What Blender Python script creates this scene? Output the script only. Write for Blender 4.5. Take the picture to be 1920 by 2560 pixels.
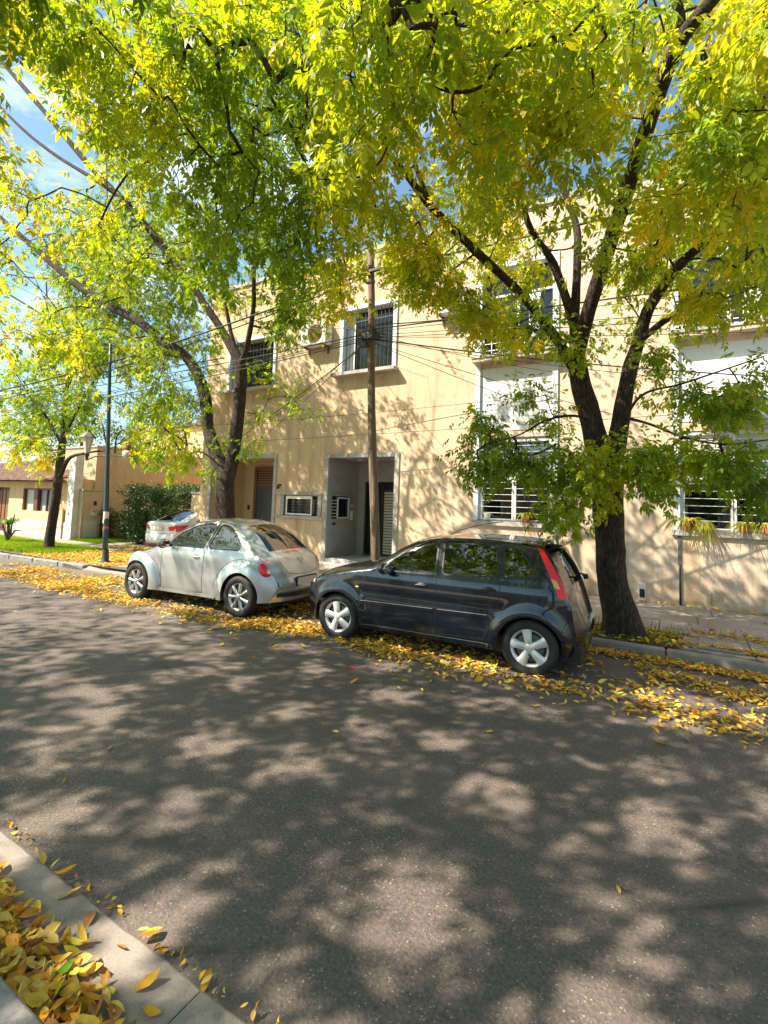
import bpy, math, random
import numpy as np
from mathutils import Vector, Matrix, noise
from mathutils.geometry import delaunay_2d_cdt
random.seed(7); rng = np.random.default_rng(7)
scene = bpy.context.scene
for o in list(bpy.data.objects): bpy.data.objects.remove(o)
rad = math.radians

# ------------------------------------------------------------------ camera, sky, sun
CAM_H = 1.859
cd = bpy.data.cameras.new('camera'); cam = bpy.data.objects.new('camera', cd)
scene.collection.objects.link(cam); scene.camera = cam
YAW, PIT, ROL = 0.5327, 0.07437, 0.03396
FW = Vector((-math.sin(YAW)*math.cos(PIT), math.cos(YAW)*math.cos(PIT), math.sin(PIT)))
RT0 = Vector((math.cos(YAW), math.sin(YAW), 0)); UP0 = RT0.cross(FW)
RT = RT0*math.cos(ROL)+UP0*math.sin(ROL); UP = UP0*math.cos(ROL)-RT0*math.sin(ROL)
cam.matrix_world = Matrix(((RT.x, UP.x, -FW.x, 0), (RT.y, UP.y, -FW.y, 0), (RT.z, UP.z, -FW.z, CAM_H), (0, 0, 0, 1)))
cd.sensor_fit = 'HORIZONTAL'; cd.sensor_width = 36; cd.lens = 36*1221.7/1920
cd.shift_y = -(1280-1168.5)/1920; cd.clip_end = 2000; cd.clip_start = 0.05

SUN = Vector((-0.68, -0.62, 1.0)).normalized()          # towards the sun
world = bpy.data.worlds.new('World'); scene.world = world; world.use_nodes = True
wn = world.node_tree.nodes; wl = world.node_tree.links; wn.clear()
wo = wn.new('ShaderNodeOutputWorld'); bg = wn.new('ShaderNodeBackground'); sky = wn.new('ShaderNodeTexSky')
sky.sky_type = 'NISHITA'; sky.sun_disc = False; sky.sun_elevation = math.asin(SUN.z)
sky.sun_rotation = math.atan2(SUN.x, SUN.y) % (2*math.pi)
sky.air_density = 1.0; sky.dust_density = 1.2; sky.ozone_density = 1.6
bg.inputs['Strength'].default_value = 0.082
wtc = wn.new('ShaderNodeTexCoord'); wmp = wn.new('ShaderNodeMapping'); wmp.inputs['Scale'].default_value = (1, 1, 2.6)
wno = wn.new('ShaderNodeTexNoise'); wno.inputs['Scale'].default_value = 3.2; wno.inputs['Detail'].default_value = 8; wno.inputs['Roughness'].default_value = .6
wcr = wn.new('ShaderNodeValToRGB'); wcr.color_ramp.elements[0].position = .54; wcr.color_ramp.elements[1].position = .78
wmx = wn.new('ShaderNodeMix'); wmx.data_type = 'RGBA'
wmx.inputs[7].default_value = (9.5, 9.9, 10.5, 1)
wl.new(wtc.outputs['Generated'], wmp.inputs[0]); wl.new(wmp.outputs[0], wno.inputs['Vector']); wl.new(wno.outputs[0], wcr.inputs[0])
wmm = wn.new('ShaderNodeMath'); wmm.operation = 'MULTIPLY'; wmm.inputs[1].default_value = .75
wl.new(wcr.outputs[0], wmm.inputs[0]); wl.new(wmm.outputs[0], wmx.inputs[0])
wtn = wn.new('ShaderNodeMix'); wtn.data_type = 'RGBA'; wtn.blend_type = 'MULTIPLY'; wtn.inputs[0].default_value = 1; wtn.inputs[7].default_value = (1.0, 1.16, 1.04, 1)
wl.new(sky.outputs[0], wtn.inputs[6]); wl.new(wtn.outputs[2], wmx.inputs[6])
wl.new(wmx.outputs[2], bg.inputs[0]); wl.new(bg.outputs[0], wo.inputs[0])
sd = bpy.data.lights.new('sun', 'SUN'); sd.energy = 5.0; sd.angle = rad(.53); sd.color = (1, .86, .69)
so = bpy.data.objects.new('sun', sd); scene.collection.objects.link(so)
so.rotation_euler = (-SUN).to_track_quat('-Z', 'Y').to_euler(); so.location = (0, 0, 30)
scene.view_settings.view_transform = 'Standard'; scene.view_settings.look = 'None'
scene.view_settings.gamma = 1; scene.view_settings.exposure = 1.52; scene.view_settings.use_curve_mapping = False
scene.render.engine = 'CYCLES'
scene.cycles.max_bounces = 8; scene.cycles.transparent_max_bounces = 12

# ------------------------------------------------------------------ helpers
def ray(x, y):                                           # direction seen at a place of the 1920x2560 photograph
    return FW + RT*((x-960)/1221.7) - UP*((y-1168.5)/1221.7)
O = Vector((0, 0, CAM_H))
def onY(x, y, Y): d = ray(x, y); return O + d*(Y/d.y)
def onZ(x, y, Z=0): d = ray(x, y); return O + d*((Z-CAM_H)/d.z)
def onD(x, y, D): return O + ray(x, y).normalized()*D
_R = np.array([RT, UP, FW])
def projn(P):                                            # (n,3) -> pixel x, y, depth
    q = (np.asarray(P)-np.array([0, 0, CAM_H]))@_R.T
    z = np.where(np.abs(q[:, 2]) < 1e-3, 1e-3, q[:, 2])
    return 960+1221.7*q[:, 0]/z, 1168.5-1221.7*q[:, 1]/z, q[:, 2]
def yk(X): return 7.37 if X > -1 else 7.37+(X+1)*.058     # the far kerb line

def mat(name, col, rough=.6, metal=0, **k):
    m = bpy.data.materials.new(name); m.use_nodes = True
    b = m.node_tree.nodes['Principled BSDF']
    b.inputs['Base Color'].default_value = (*col, 1); b.inputs['Roughness'].default_value = rough; b.inputs['Metallic'].default_value = metal
    for kk, v in k.items(): b.inputs[kk.replace('_', ' ')].default_value = v
    return m
class NT:
    def __init__(s, m): s.m = m; s.t = m.node_tree; s.b = s.t.nodes['Principled BSDF']
    def n(s, ty, **k):
        a = s.t.nodes.new(ty)
        for kk, v in k.items():
            if kk.startswith('i_'):
                key = kk[2:]; key = int(key) if key.isdigit() else key.replace('_', ' ')
                a.inputs[key].default_value = v
            else: setattr(a, kk, v)
        return a
    def l(s, a, b): s.t.links.new(a, b)
    def pos(s, scale=(1, 1, 1), obj=False):
        c = s.n('ShaderNodeTexCoord') if obj else s.n('ShaderNodeNewGeometry')
        mp = s.n('ShaderNodeMapping'); mp.inputs['Scale'].default_value = scale
        s.l(c.outputs['Object' if obj else 'Position'], mp.inputs[0]); return mp.outputs[0]
    def noise(s, v, sc, det=4, ro=.55):
        a = s.n('ShaderNodeTexNoise', i_Scale=sc, i_Detail=det, i_Roughness=ro); s.l(v, a.inputs['Vector']); return a.outputs[0]
    def ramp(s, v, pts):
        r = s.n('ShaderNodeValToRGB'); e = r.color_ramp.elements
        while len(e) < len(pts): e.new(.5)
        for i, (p, c) in enumerate(pts): e[i].position = p; e[i].color = (*c, 1) if hasattr(c, '__len__') else (c, c, c, 1)
        s.l(v, r.inputs[0]); return r.outputs[0]
    def mix(s, f, a, b, mode='MIX'):
        x = s.n('ShaderNodeMix', data_type='RGBA', blend_type=mode)
        for v, i in ((f, 0), (a, 6), (b, 7)):
            if isinstance(v, (int, float)): x.inputs[i].default_value = v
            elif isinstance(v, tuple): x.inputs[i].default_value = (*v, 1)
            else: s.l(v, x.inputs[i])
        return x.outputs[2]
    def bump(s, h, st=.3, d=.01):
        x = s.n('ShaderNodeBump', i_Strength=st, i_Distance=d); s.l(h, x.inputs['Height']); s.l(x.outputs[0], s.b.inputs['Normal']); return x
    def col(s, c): s.l(c, s.b.inputs['Base Color'])

M = {}
# asphalt: pale tan where new grit shows, dark binder, aggregate specks, patches and cracks
m = M['asphalt'] = mat('asphalt', (.1, .1, .1), .82); t = NT(m); p = t.pos()
big = t.ramp(t.noise(p, .35, 5), [(.3, (.088, .074, .064)), (.7, (.138, .116, .100))])
fine = t.ramp(t.noise(p, 55, 3, .7), [(.33, .58), (.5, 1.0), (.68, 1.45)])
c = t.mix(1.0, big, fine, 'MULTIPLY')
vo = t.n('ShaderNodeTexVoronoi', i_Scale=150.0); t.l(p, vo.inputs['Vector'])
sp = t.ramp(vo.outputs['Color'], [(.86, 0.0), (.93, 1.0)])
c = t.mix(sp, c, (.36, .31, .26))
vc = t.n('ShaderNodeTexVoronoi', feature='DISTANCE_TO_EDGE', i_Scale=.23)
wp = t.mix(.08, p, t.n('ShaderNodeTexNoise', i_Scale=1.3, i_Detail=5).outputs[1], 'ADD'); t.l(wp, vc.inputs['Vector'])
cr = t.ramp(vc.outputs[0], [(0.0, 1.0), (.007, .0)])
crm = t.mix(1.0, cr, t.ramp(t.noise(p, .5, 2), [(.5, 0.0), (.6, .8)]), 'MULTIPLY')
c = t.mix(crm, c, (.03, .028, .026))
lane = t.pos((.12, 1.1, 1)); c = t.mix(t.ramp(t.noise(lane, 1.1, 4), [(.42, 0.0), (.62, .35)]), c, (.165, .137, .117))
c = t.mix(t.ramp(t.noise(p, .9, 3, .5), [(.60, 0.0), (.68, .55)]), c, (.06, .054, .05))
vp_ = t.n('ShaderNodeTexVoronoi', i_Scale=.33); t.l(t.pos((1, .55, 1)), vp_.inputs['Vector']); c = t.mix(t.ramp(vp_.outputs['Color'], [(.70, 0.0), (.705, .28)]), c, (.07, .062, .056))
t.col(c); t.bump(t.noise(p, 60, 4, .75), .9, .012)
# concrete
def concrete(name, a, b, sc=1.2, bumpd=.004, spec=60, dirt=(.12, .1, .08)):
    m = M[name] = mat(name, a, .85); t = NT(m); p = t.pos()
    c = t.mix(t.ramp(t.noise(p, sc, 6, .62), [(.35, 0.0), (.66, 1.0)]), a, b)
    c = t.mix(t.ramp(t.noise(p, spec, 3, .7), [(.45, 0.0), (.75, .5)]), c, dirt)
    c = t.mix(t.ramp(t.noise(p, 3.7, 5, .65), [(.52, 0.0), (.72, .55)]), c, dirt)
    t.col(c); t.bump(t.noise(p, spec, 4, .7), .6, bumpd)
concrete('concrete', (.34, .29, .245), (.25, .215, .185))
concrete('gutter', (.30, .265, .23), (.20, .18, .16), 2.0, .003, 80)
concrete('pavement', (.40, .345, .29), (.27, .23, .195), .8)
concrete('granite', (.30, .29, .28), (.17, .165, .16), 9, .006, 45, (.05, .05, .05))
concrete('marble', (.47, .45, .43), (.33, .31, .29), 2.5, .001, 20)
concrete('render_white', (.72, .70, .66), (.6, .58, .54), 1.5, .002, 25, (.35, .32, .28))
concrete('skirting', (.62, .58, .52), (.45, .4, .34), 2.5, .004, 18, (.25, .2, .15))
concrete('greywall', (.36, .355, .34), (.31, .305, .29), 1.2, .002, 30, (.2, .2, .19))
concrete('soil', (.14, .10, .065), (.07, .05, .035), 3, .02, 30)
# stucco
def stucco(name, a, b, dark):
    m = M[name] = mat(name, a, .9); t = NT(m); p = t.pos()
    c = t.mix(t.ramp(t.noise(p, .45, 6, .6), [(.35, 0.0), (.65, 1.0)]), a, b)
    ps = t.pos((3.5, 3.5, .28))
    c = t.mix(t.ramp(t.noise(ps, 1.3, 5, .65), [(.47, 0.0), (.72, .75)]), c, dark)
    c = t.mix(t.ramp(t.noise(p, 2.8, 7, .7), [(.52, 0.0), (.72, .55)]), c, dark)
    geo = t.n('ShaderNodeNewGeometry'); sx = t.n('ShaderNodeSeparateXYZ'); t.l(geo.outputs['Position'], sx.inputs[0])
    lowz = t.n('ShaderNodeMapRange', i_1=.15, i_2=.75, i_3=.75, i_4=0.0); t.l(sx.outputs[2], lowz.inputs[0])
    lowm = t.mix(1.0, lowz.outputs[0], t.ramp(t.noise(p, 4.5, 5), [(.42, 0.0), (.62, 1.0)]), 'MULTIPLY')
    c = t.mix(lowm, c, (.42, .24, .10))
    vr = t.n('ShaderNodeTexVoronoi', feature='DISTANCE_TO_EDGE', i_Scale=.55); t.l(t.mix(.12, p, t.n('ShaderNodeTexNoise', i_Scale=2.2, i_Detail=6).outputs[1], 'ADD'), vr.inputs['Vector'])
    c = t.mix(t.mix(1.0, t.ramp(vr.outputs[0], [(0.0, .7), (.006, 0.0)]), t.ramp(t.noise(p, .8, 2), [(.46, 0.0), (.56, 1.0)]), 'MULTIPLY'), c, (.25, .18, .1))
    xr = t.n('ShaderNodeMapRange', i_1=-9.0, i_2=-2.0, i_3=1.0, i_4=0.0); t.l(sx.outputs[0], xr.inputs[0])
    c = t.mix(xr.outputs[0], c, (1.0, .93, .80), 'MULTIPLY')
    t.col(c)
    h = t.mix(.35, t.noise(p, 7, 5, .6), t.noise(p, 65, 3, .7)); t.bump(h, .55, .02)
stucco('stucco', (.55, .43, .31), (.63, .52, .405), (.35, .27, .195))
stucco('stucco_peach', (.62, .44, .27), (.66, .50, .33), (.45, .32, .2))
stucco('stucco_dull', (.45, .38, .28), (.50, .42, .31), (.32, .27, .2))
M['recess_beige'] = mat('recess_beige', (.50, .38, .23), .8)
M['paint_blue'] = mat('paint_blue', (.62, .67, .70), .55)
M['panel_white'] = mat('panel_white', (.66, .69, .70), .5)
t = NT(M['panel_white']); t.col(t.mix(t.ramp(t.noise(t.pos((4, 4, .6)), 2, 5), [(.45, 0.0), (.8, .4)]), (.66, .69, .70), (.5, .52, .5)))
t = NT(M['paint_blue']); t.col(t.mix(t.ramp(t.noise(t.pos((6, 6, 2)), 2.5, 6), [(.45, 0.0), (.75, .5)]), (.62, .67, .70), (.4, .42, .42)))
M['metal_white'] = mat('metal_white', (.72, .72, .70), .45)
M['metal_dark'] = mat('metal_dark', (.03, .035, .035), .45, .3)
M['post_green'] = mat('post_green', (.045, .07, .08), .4, .4)
M['glass_dark'] = mat('glass_dark', (.012, .016, .02), .06)
M['room_dark'] = mat('room_dark', (.02, .022, .025), .9)
M['curtain'] = mat('curtain', (.42, .42, .38), .9)
t = NT(M['curtain']); w = t.n('ShaderNodeTexWave', i_Scale=9.0, i_Distortion=1.5); t.l(t.pos(), w.inputs['Vector']); t.col(t.mix(w.outputs[0], (.16, .16, .15), (.5, .5, .46)))
M['wood_door'] = mat('wood_door', (.20, .09, .04), .5)
M['door_grey'] = mat('door_grey', (.05, .055, .06), .4)
M['door_brown'] = mat('door_brown', (.10, .035, .02), .55)
M['frame_rust'] = mat('frame_rust', (.15, .065, .03), .6)
M['louver'] = mat('louver', (.50, .47, .40), .6)
M['rubber'] = mat('rubber', (.018, .018, .018), .75)
M['terracotta'] = mat('terracotta', (.38, .12, .06), .8)
M['tile'] = mat('tile', (.22, .12, .09), .85)
t = NT(M['tile']); t.col(t.ramp(t.noise(t.pos(), 6, 4, .7), [(.35, (.06, .04, .03)), (.5, (.17, .10, .07)), (.66, (.30, .19, .13))]))
M['wood_pole'] = mat('wood_pole', (.2, .14, .09), .9)
t = NT(M['wood_pole']); pp = t.pos((14, 14, 1.0)); h = t.noise(pp, 2, 6, .65); t.col(t.ramp(h, [(.3, (.07, .05, .035)), (.55, (.17, .125, .085)), (.72, (.33, .27, .2))])); t.bump(h, .7, .02)
M['cable'] = mat('cable', (.02, .02, .02), .6)
M['cable_grey'] = mat('cable_grey', (.12, .12, .12), .6)
m = M['bark'] = mat('bark', (.08, .06, .05), .95); t = NT(m); p = t.pos((9, 9, 1.6)); h = t.noise(p, 2.2, 8, .7)
vo = t.n('ShaderNodeTexVoronoi', feature='DISTANCE_TO_EDGE', i_Scale=3.4); t.l(t.mix(.5, p, t.n('ShaderNodeTexNoise', i_Scale=2.0, i_Detail=4).outputs[1], 'ADD'), vo.inputs['Vector'])
hh = t.mix(.22, h, t.ramp(vo.outputs[0], [(0.0, 0.0), (.25, 1.0)]))
t.col(t.mix(t.ramp(t.noise(t.pos(), 1.7, 5), [(.55, 0.0), (.75, .35)]), t.ramp(hh, [(.25, (.007, .005, .004)), (.5, (.034, .023, .016)), (.75, (.105, .075, .054))]), (.15, .15, .09)))
t.bump(hh, 1.0, .06)
# leaves (colour from the mesh's own colour attribute; thin, so light comes through)
def leafmat(name, trans=.5, warm=(1.5, 1.35, .6), rough=.42, wax=.35):
    m = M[name] = mat(name, (.1, .2, .03), rough); t = NT(m)
    a = t.n('ShaderNodeVertexColor', layer_name='Col'); t.col(a.outputs[0])
    t.b.inputs['Specular IOR Level'].default_value = wax
    tr = t.n('ShaderNodeBsdfTranslucent'); t.l(t.mix(1.0, a.outputs[0], warm, 'MULTIPLY'), tr.inputs[0])
    ms = t.n('ShaderNodeMixShader'); ms.inputs[0].default_value = trans
    t.l(t.b.outputs[0], ms.inputs[1]); t.l(tr.outputs[0], ms.inputs[2]); t.l(ms.outputs[0], t.t.nodes['Material Output'].inputs[0])
leafmat('leaf', .56, (1.65, 1.42, .5)); leafmat('litter', .22, (1.2, 1.1, .7), .6, .25); leafmat('hedge_leaf', .22, (1.2, 1.3, .6), .4, .4)
# car stuff
def paint(name, col, metal, rough, flake=.0):
    m = M[name] = mat(name, col, rough, metal); b = m.node_tree.nodes['Principled BSDF']
    b.inputs['Coat Weight'].default_value = 1; b.inputs['Coat IOR'].default_value = 1.55 if 'grey' in name else 1.4; b.inputs['Coat Roughness'].default_value = .04
    t = NT(m); dust = t.ramp(t.noise(t.pos(obj=True), 1.8, 6, .7), [(.5, 0.0), (.85, .02 if 'grey' in name else .08)])
    t.col(t.mix(dust, col, (.25, .22, .18)))
    t.l(t.ramp(t.noise(t.pos(obj=True), 3, 6, .7), [(.4, .02), (.8, .07)]), b.inputs['Coat Roughness'])
paint('paint_grey', (.004, .009, .017), .40, .24)
paint('paint_silver', (.46, .485, .50), .60, .33)
paint('paint_whitecar', (.74, .74, .74), .0, .3)
M['trim_black'] = mat('trim_black', (.015, .015, .016), .5)
M['alloy'] = mat('alloy', (.62, .62, .62), .32, .85)
M['hub_plastic'] = mat('hub_plastic', (.68, .68, .68), .35, .4)
M['lamp_red'] = mat('lamp_red', (.80, .008, .014), .3, 0, Coat_Weight=.4)
M['lamp_amber'] = mat('lamp_amber', (.75, .35, .05), .15, 0, Coat_Weight=1.0)
M['lamp_clear'] = mat('lamp_clear', (.6, .62, .64), .1, .2, Coat_Weight=1.0)
M['seat_cloth'] = mat('seat_cloth', (.09, .09, .085), .9)
M['plate'] = mat('plate', (.6, .6, .58), .5)
def carglass(name, tint, k):
    m = bpy.data.materials.new(name); m.use_nodes = True; nt = m.node_tree; nt.nodes.clear()
    o = nt.nodes.new('ShaderNodeOutputMaterial'); tr = nt.nodes.new('ShaderNodeBsdfTransparent'); gl = nt.nodes.new('ShaderNodeBsdfGlossy')
    tr.inputs[0].default_value = (*tint, 1); gl.inputs[0].default_value = (1, 1, 1, 1); gl.inputs['Roughness'].default_value = .02
    fr = nt.nodes.new('ShaderNodeFresnel'); fr.inputs[0].default_value = 1.48
    mm = nt.nodes.new('ShaderNodeMath'); mm.operation = 'MULTIPLY_ADD'; mm.inputs[1].default_value = 1.0; mm.inputs[2].default_value = k
    ms = nt.nodes.new('ShaderNodeMixShader')
    nt.links.new(fr.outputs[0], mm.inputs[0]); nt.links.new(mm.outputs[0], ms.inputs[0]); nt.links.new(tr.outputs[0], ms.inputs[1]); nt.links.new(gl.outputs[0], ms.inputs[2]); nt.links.new(ms.outputs[0], o.inputs[0])
    M[name] = m
carglass('glass_green', (.20, .30, .24), .06)
carglass('glass_tint', (.03, .04, .04), .10)
carglass('glass_house', (.25, .29, .30), .10)

COL = scene.collection
def tag(o, label=None, cat=None, group=None, kind=None):
    if label: o['label'] = label
    if cat: o['category'] = cat
    if group: o['group'] = group
    if kind: o['kind'] = kind
    return o
def empty(name, loc=(0, 0, 0), rz=0, label=None, cat=None, group=None, parent=None):
    o = bpy.data.objects.new(name, None); COL.objects.link(o); o.location = loc; o.rotation_euler = (0, 0, rz); o.empty_display_size = .2
    if parent: o.parent = parent
    return tag(o, label, cat, group)
class MB:
    def __init__(s): s.v = []; s.f = []
    def add(s, v, f):
        n = len(s.v); s.v += [tuple(a) for a in v]; s.f += [tuple(i+n for i in a) for a in f]; return s
    def box(s, x0, x1, y0, y1, z0, z1, b=0):
        if b:
            pts = []
            for (x, y, z) in [(x, y, z) for z in (z0, z1) for y in (y0, y1) for x in (x0, x1)]:
                sx = 1 if x == x0 else -1; sy = 1 if y == y0 else -1; sz = 1 if z == z0 else -1
                pts.append(((x+sx*b, y+sy*b, z), (x+sx*b, y, z+sz*b), (x, y+sy*b, z+sz*b)))
            v = [q for tri in pts for q in tri]
            def I(ix, iy, iz, k): return ((iz*2+iy)*2+ix)*3+k
            f = [(I(0,0,0,0), I(0,1,0,0), I(1,1,0,0), I(1,0,0,0)), (I(0,0,1,0), I(1,0,1,0), I(1,1,1,0), I(0,1,1,0)),
                 (I(0,0,0,1), I(1,0,0,1), I(1,0,1,1), I(0,0,1,1)), (I(0,1,0,1), I(0,1,1,1), I(1,1,1,1), I(1,1,0,1)),
                 (I(0,0,0,2), I(0,0,1,2), I(0,1,1,2), I(0,1,0,2)), (I(1,0,0,2), I(1,1,0,2), I(1,1,1,2), I(1,0,1,2))]
            for iy in (0, 1):
                for iz in (0, 1): q = (I(0,iy,iz,0), I(0,iy,iz,1), I(1,iy,iz,1), I(1,iy,iz,0)); f.append(q if iy != iz else q[::-1])
            for ix in (0, 1):
                for iz in (0, 1): q = (I(ix,0,iz,0), I(ix,0,iz,2), I(ix,1,iz,2), I(ix,1,iz,0)); f.append(q[::-1] if ix != iz else q)
            for ix in (0, 1):
                for iy in (0, 1): q = (I(ix,iy,0,1), I(ix,iy,0,2), I(ix,iy,1,2), I(ix,iy,1,1)); f.append(q if ix != iy else q[::-1])
            for ix in (0, 1):
                for iy in (0, 1):
                    for iz in (0, 1): q = (I(ix,iy,iz,0), I(ix,iy,iz,1), I(ix,iy,iz,2)); f.append(q if (ix+iy+iz) % 2 == 0 else q[::-1])
            return s.add(v, f)
        v = [(x, y, z) for z in (z0, z1) for y in (y0, y1) for x in (x0, x1)]
        return s.add(v, [(0, 2, 3, 1), (4, 5, 7, 6), (0, 1, 5, 4), (2, 6, 7, 3), (0, 4, 6, 2), (1, 3, 7, 5)])
    def quad(s, a, b, c, d): return s.add([a, b, c, d], [(0, 1, 2, 3)])
    def tube(s, pts, r, n=8, cap=True):
        pts = [Vector(p) for p in pts]; rs = r if hasattr(r, '__len__') else [r]*len(pts)
        vs = []; ref = None
        for i, p in enumerate(pts):
            d = (pts[min(i+1, len(pts)-1)]-pts[max(i-1, 0)]).normalized()
            if ref is None: ref = Vector((0, 0, 1)) if abs(d.z) < .9 else Vector((1, 0, 0))
            a = (ref-d*ref.dot(d)).normalized(); ref = a; b = d.cross(a)
            for k in range(n): an = 2*math.pi*k/n; vs.append(p+(a*math.cos(an)+b*math.sin(an))*rs[i])
        fs = [(i*n+k, i*n+(k+1) % n, (i+1)*n+(k+1) % n, (i+1)*n+k) for i in range(len(pts)-1) for k in range(n)]
        if cap: fs += [tuple(range(n))[::-1], tuple((len(pts)-1)*n+k for k in range(n))]
        return s.add(vs, fs)
    def lathe(s, prof, n=24, axis='z', c=(0, 0, 0)):       # prof: (radius, height)
        vs = []
        for (r, h) in prof:
            for k in range(n):
                an = 2*math.pi*k/n; a, b = r*math.cos(an), r*math.sin(an)
                vs.append({'z': (c[0]+a, c[1]+b, c[2]+h), 'y': (c[0]+a, c[1]+h, c[2]+b), 'x': (c[0]+h, c[1]+a, c[2]+b)}[axis])
        return s.add(vs, [(i*n+k, i*n+(k+1) % n, (i+1)*n+(k+1) % n, (i+1)*n+k) for i in range(len(prof)-1) for k in range(n)])
    def build(s, name, m, parent=None, smooth=False, kind=None, label=None):
        me = bpy.data.meshes.new(name); me.from_pydata([tuple(v) for v in s.v], [], s.f); me.update()
        if smooth: me.polygons.foreach_set('use_smooth', [True]*len(me.polygons))
        me.materials.append(M[m] if isinstance(m, str) else m)
        o = bpy.data.objects.new(name, me); COL.objects.link(o)
        if parent: o.parent = parent
        if kind: o['kind'] = kind
        if label: o['label'] = label
        return o
def bx(name, m, parent, *a, b=0, **k): return MB().box(*a, b=b).build(name, m, parent, **k)
def dup(o, parent=None, loc=None):
    c = o.copy(); COL.objects.link(c); c.parent = parent
    if loc is not None: c.location = loc
    return c
def smoothpath(pts, n=6):                                   # Catmull-Rom through control points (last value = radius)
    P = [np.array(p, float) for p in pts]; P = [2*P[0]-P[1]]+P+[2*P[-1]-P[-2]]; out = []
    for i in range(1, len(P)-2):
        for k in range(n):
            u = k/n; out.append(.5*((2*P[i])+(-P[i-1]+P[i+1])*u+(2*P[i-1]-5*P[i]+4*P[i+1]-P[i+2])*u*u+(-P[i-1]+3*P[i]-3*P[i+1]+P[i+2])*u**3))
    out.append(P[-2]); return out

# ------------------------------------------------------------------ ground, road, kerbs
def sheet(name, m, pts, z, label=None, kind='structure'):
    o = MB().add([(x, y, z) for x, y in pts], [tuple(range(len(pts)))]).build(name, m); tag(o, kind=kind); return o
sheet('ground', 'soil', [(-400, -300), (400, -300), (400, 500), (-400, 500)], -.03)
KX = [-60, -30, -20, -16, -12, -8, -4, -1, 14, 40]
def kstrip(name, m, off0, off1, z, x0=-60, x1=40, kind='structure'):
    xs = sorted([x for x in KX if x0 < x < x1]+[x0, x1]); b = MB()
    for a, c in zip(xs[:-1], xs[1:]): b.quad((a, yk(a)+off0, z), (c, yk(c)+off0, z), (c, yk(c)+off1, z), (a, yk(a)+off1, z))
    o = b.build(name, m); tag(o, kind=kind); return o
b = MB()
xs = KX
for a, c in zip(xs[:-1], xs[1:]): b.quad((a, 1.40, 0), (c, 1.40, 0), (c, yk(c)+.02, 0), (a, yk(a)+.02, 0))
tag(b.build('road', 'asphalt'), kind='structure')
# near gutter of concrete lengths, near kerb stones, near pavement
g = tag(MB().quad((-60, .90, -.006), (40, .90, -.006), (40, 1.44, -.006), (-60, 1.44, -.006)).build('gutter', 'soil'), kind='structure')
x = -14.0
while x < 4:
    L = 1.37; y1 = 1.40+random.uniform(-.004, .004)
    L = random.uniform(2.2, 2.9); n = 40; zt = .012+random.uniform(0, .003); b = MB(); vs = []
    for i in range(n+1):
        xx = x+(L-.006)*i/n; e = 1.40+.012*noise.noise(Vector((xx*5, 1, 0)))+.008*noise.noise(Vector((xx*17, 3, 0)))-(.03*max(0, noise.noise(Vector((xx*1.3, 8, 0)))-.25)*4)
        vs += [(xx, .975, zt), (xx, e-.012, zt), (xx, e, zt-.008), (xx, e+.004, -.03)]
    b.add(vs, [(4*i+k, 4*i+4+k, 4*i+5+k, 4*i+1+k) for i in range(n) for k in range(3)]).build('gutter_slab', 'gutter', g); x += L
k = tag(MB().quad((-60, .70, .02), (40, .70, .02), (40, .97, .02), (-60, .97, .02)).build('kerb', 'soil'), kind='structure')
x = -14.3
while x < 4:
    L = random.uniform(.75, 1.05)
    bx('kerb_stone', 'granite', k, x, x+L-.014, .81, .965+random.uniform(-.006, .004), -.05, .125+random.uniform(-.004, .004), b=.012); x += L
tag(MB().box(-60, 40, -6, .80, -.02, .115).build('pavement', 'pavement'), kind='structure')
# far kerb
k = kstrip('kerb', 'soil', 0.02, .17, .015)
x = -9.9
while x < 5.5:
    L = random.uniform(1.0, 1.5); a = math.atan((yk(x+L)-yk(x))/L); zt = .118+random.uniform(-.006, .006)
    o = bx('kerb_stone', 'concrete', k, 0, L-.015, 0, .15, -.05, zt, b=.018); o.location = (x, yk(x)+random.uniform(-.008, .008), 0); o.rotation_euler.z = a; x += L
x = -30.0
while x < -13.2:
    L = random.uniform(1.0, 1.4); a = math.atan(.058)
    o = bx('kerb_stone', 'granite', k, 0, L-.02, 0, .15, -.05, .12, b=.02); o.location = (x, yk(x), 0); o.rotation_euler.z = a; x += L
# sloped entry where the kerb dips for the driveway
b = MB(); b.add([(-13.2, yk(-13.2), .12), (-12.4, yk(-12.4), .03), (-10.6, yk(-10.6), .03), (-9.9, yk(-9.9), .12), (-9.9, yk(-9.9)+.9, .128), (-13.2, yk(-13.2)+.9, .128),
                 (-13.2, yk(-13.2), -.03), (-12.4, yk(-12.4), -.03), (-10.6, yk(-10.6), -.03), (-9.9, yk(-9.9), -.03)], [(0, 1, 4, 5), (1, 2, 4), (2, 3, 4), (0, 6, 7, 1), (1, 7, 8, 2), (2, 8, 9, 3)])
tag(b.build('driveway_apron', 'concrete'), kind='structure')
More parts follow.
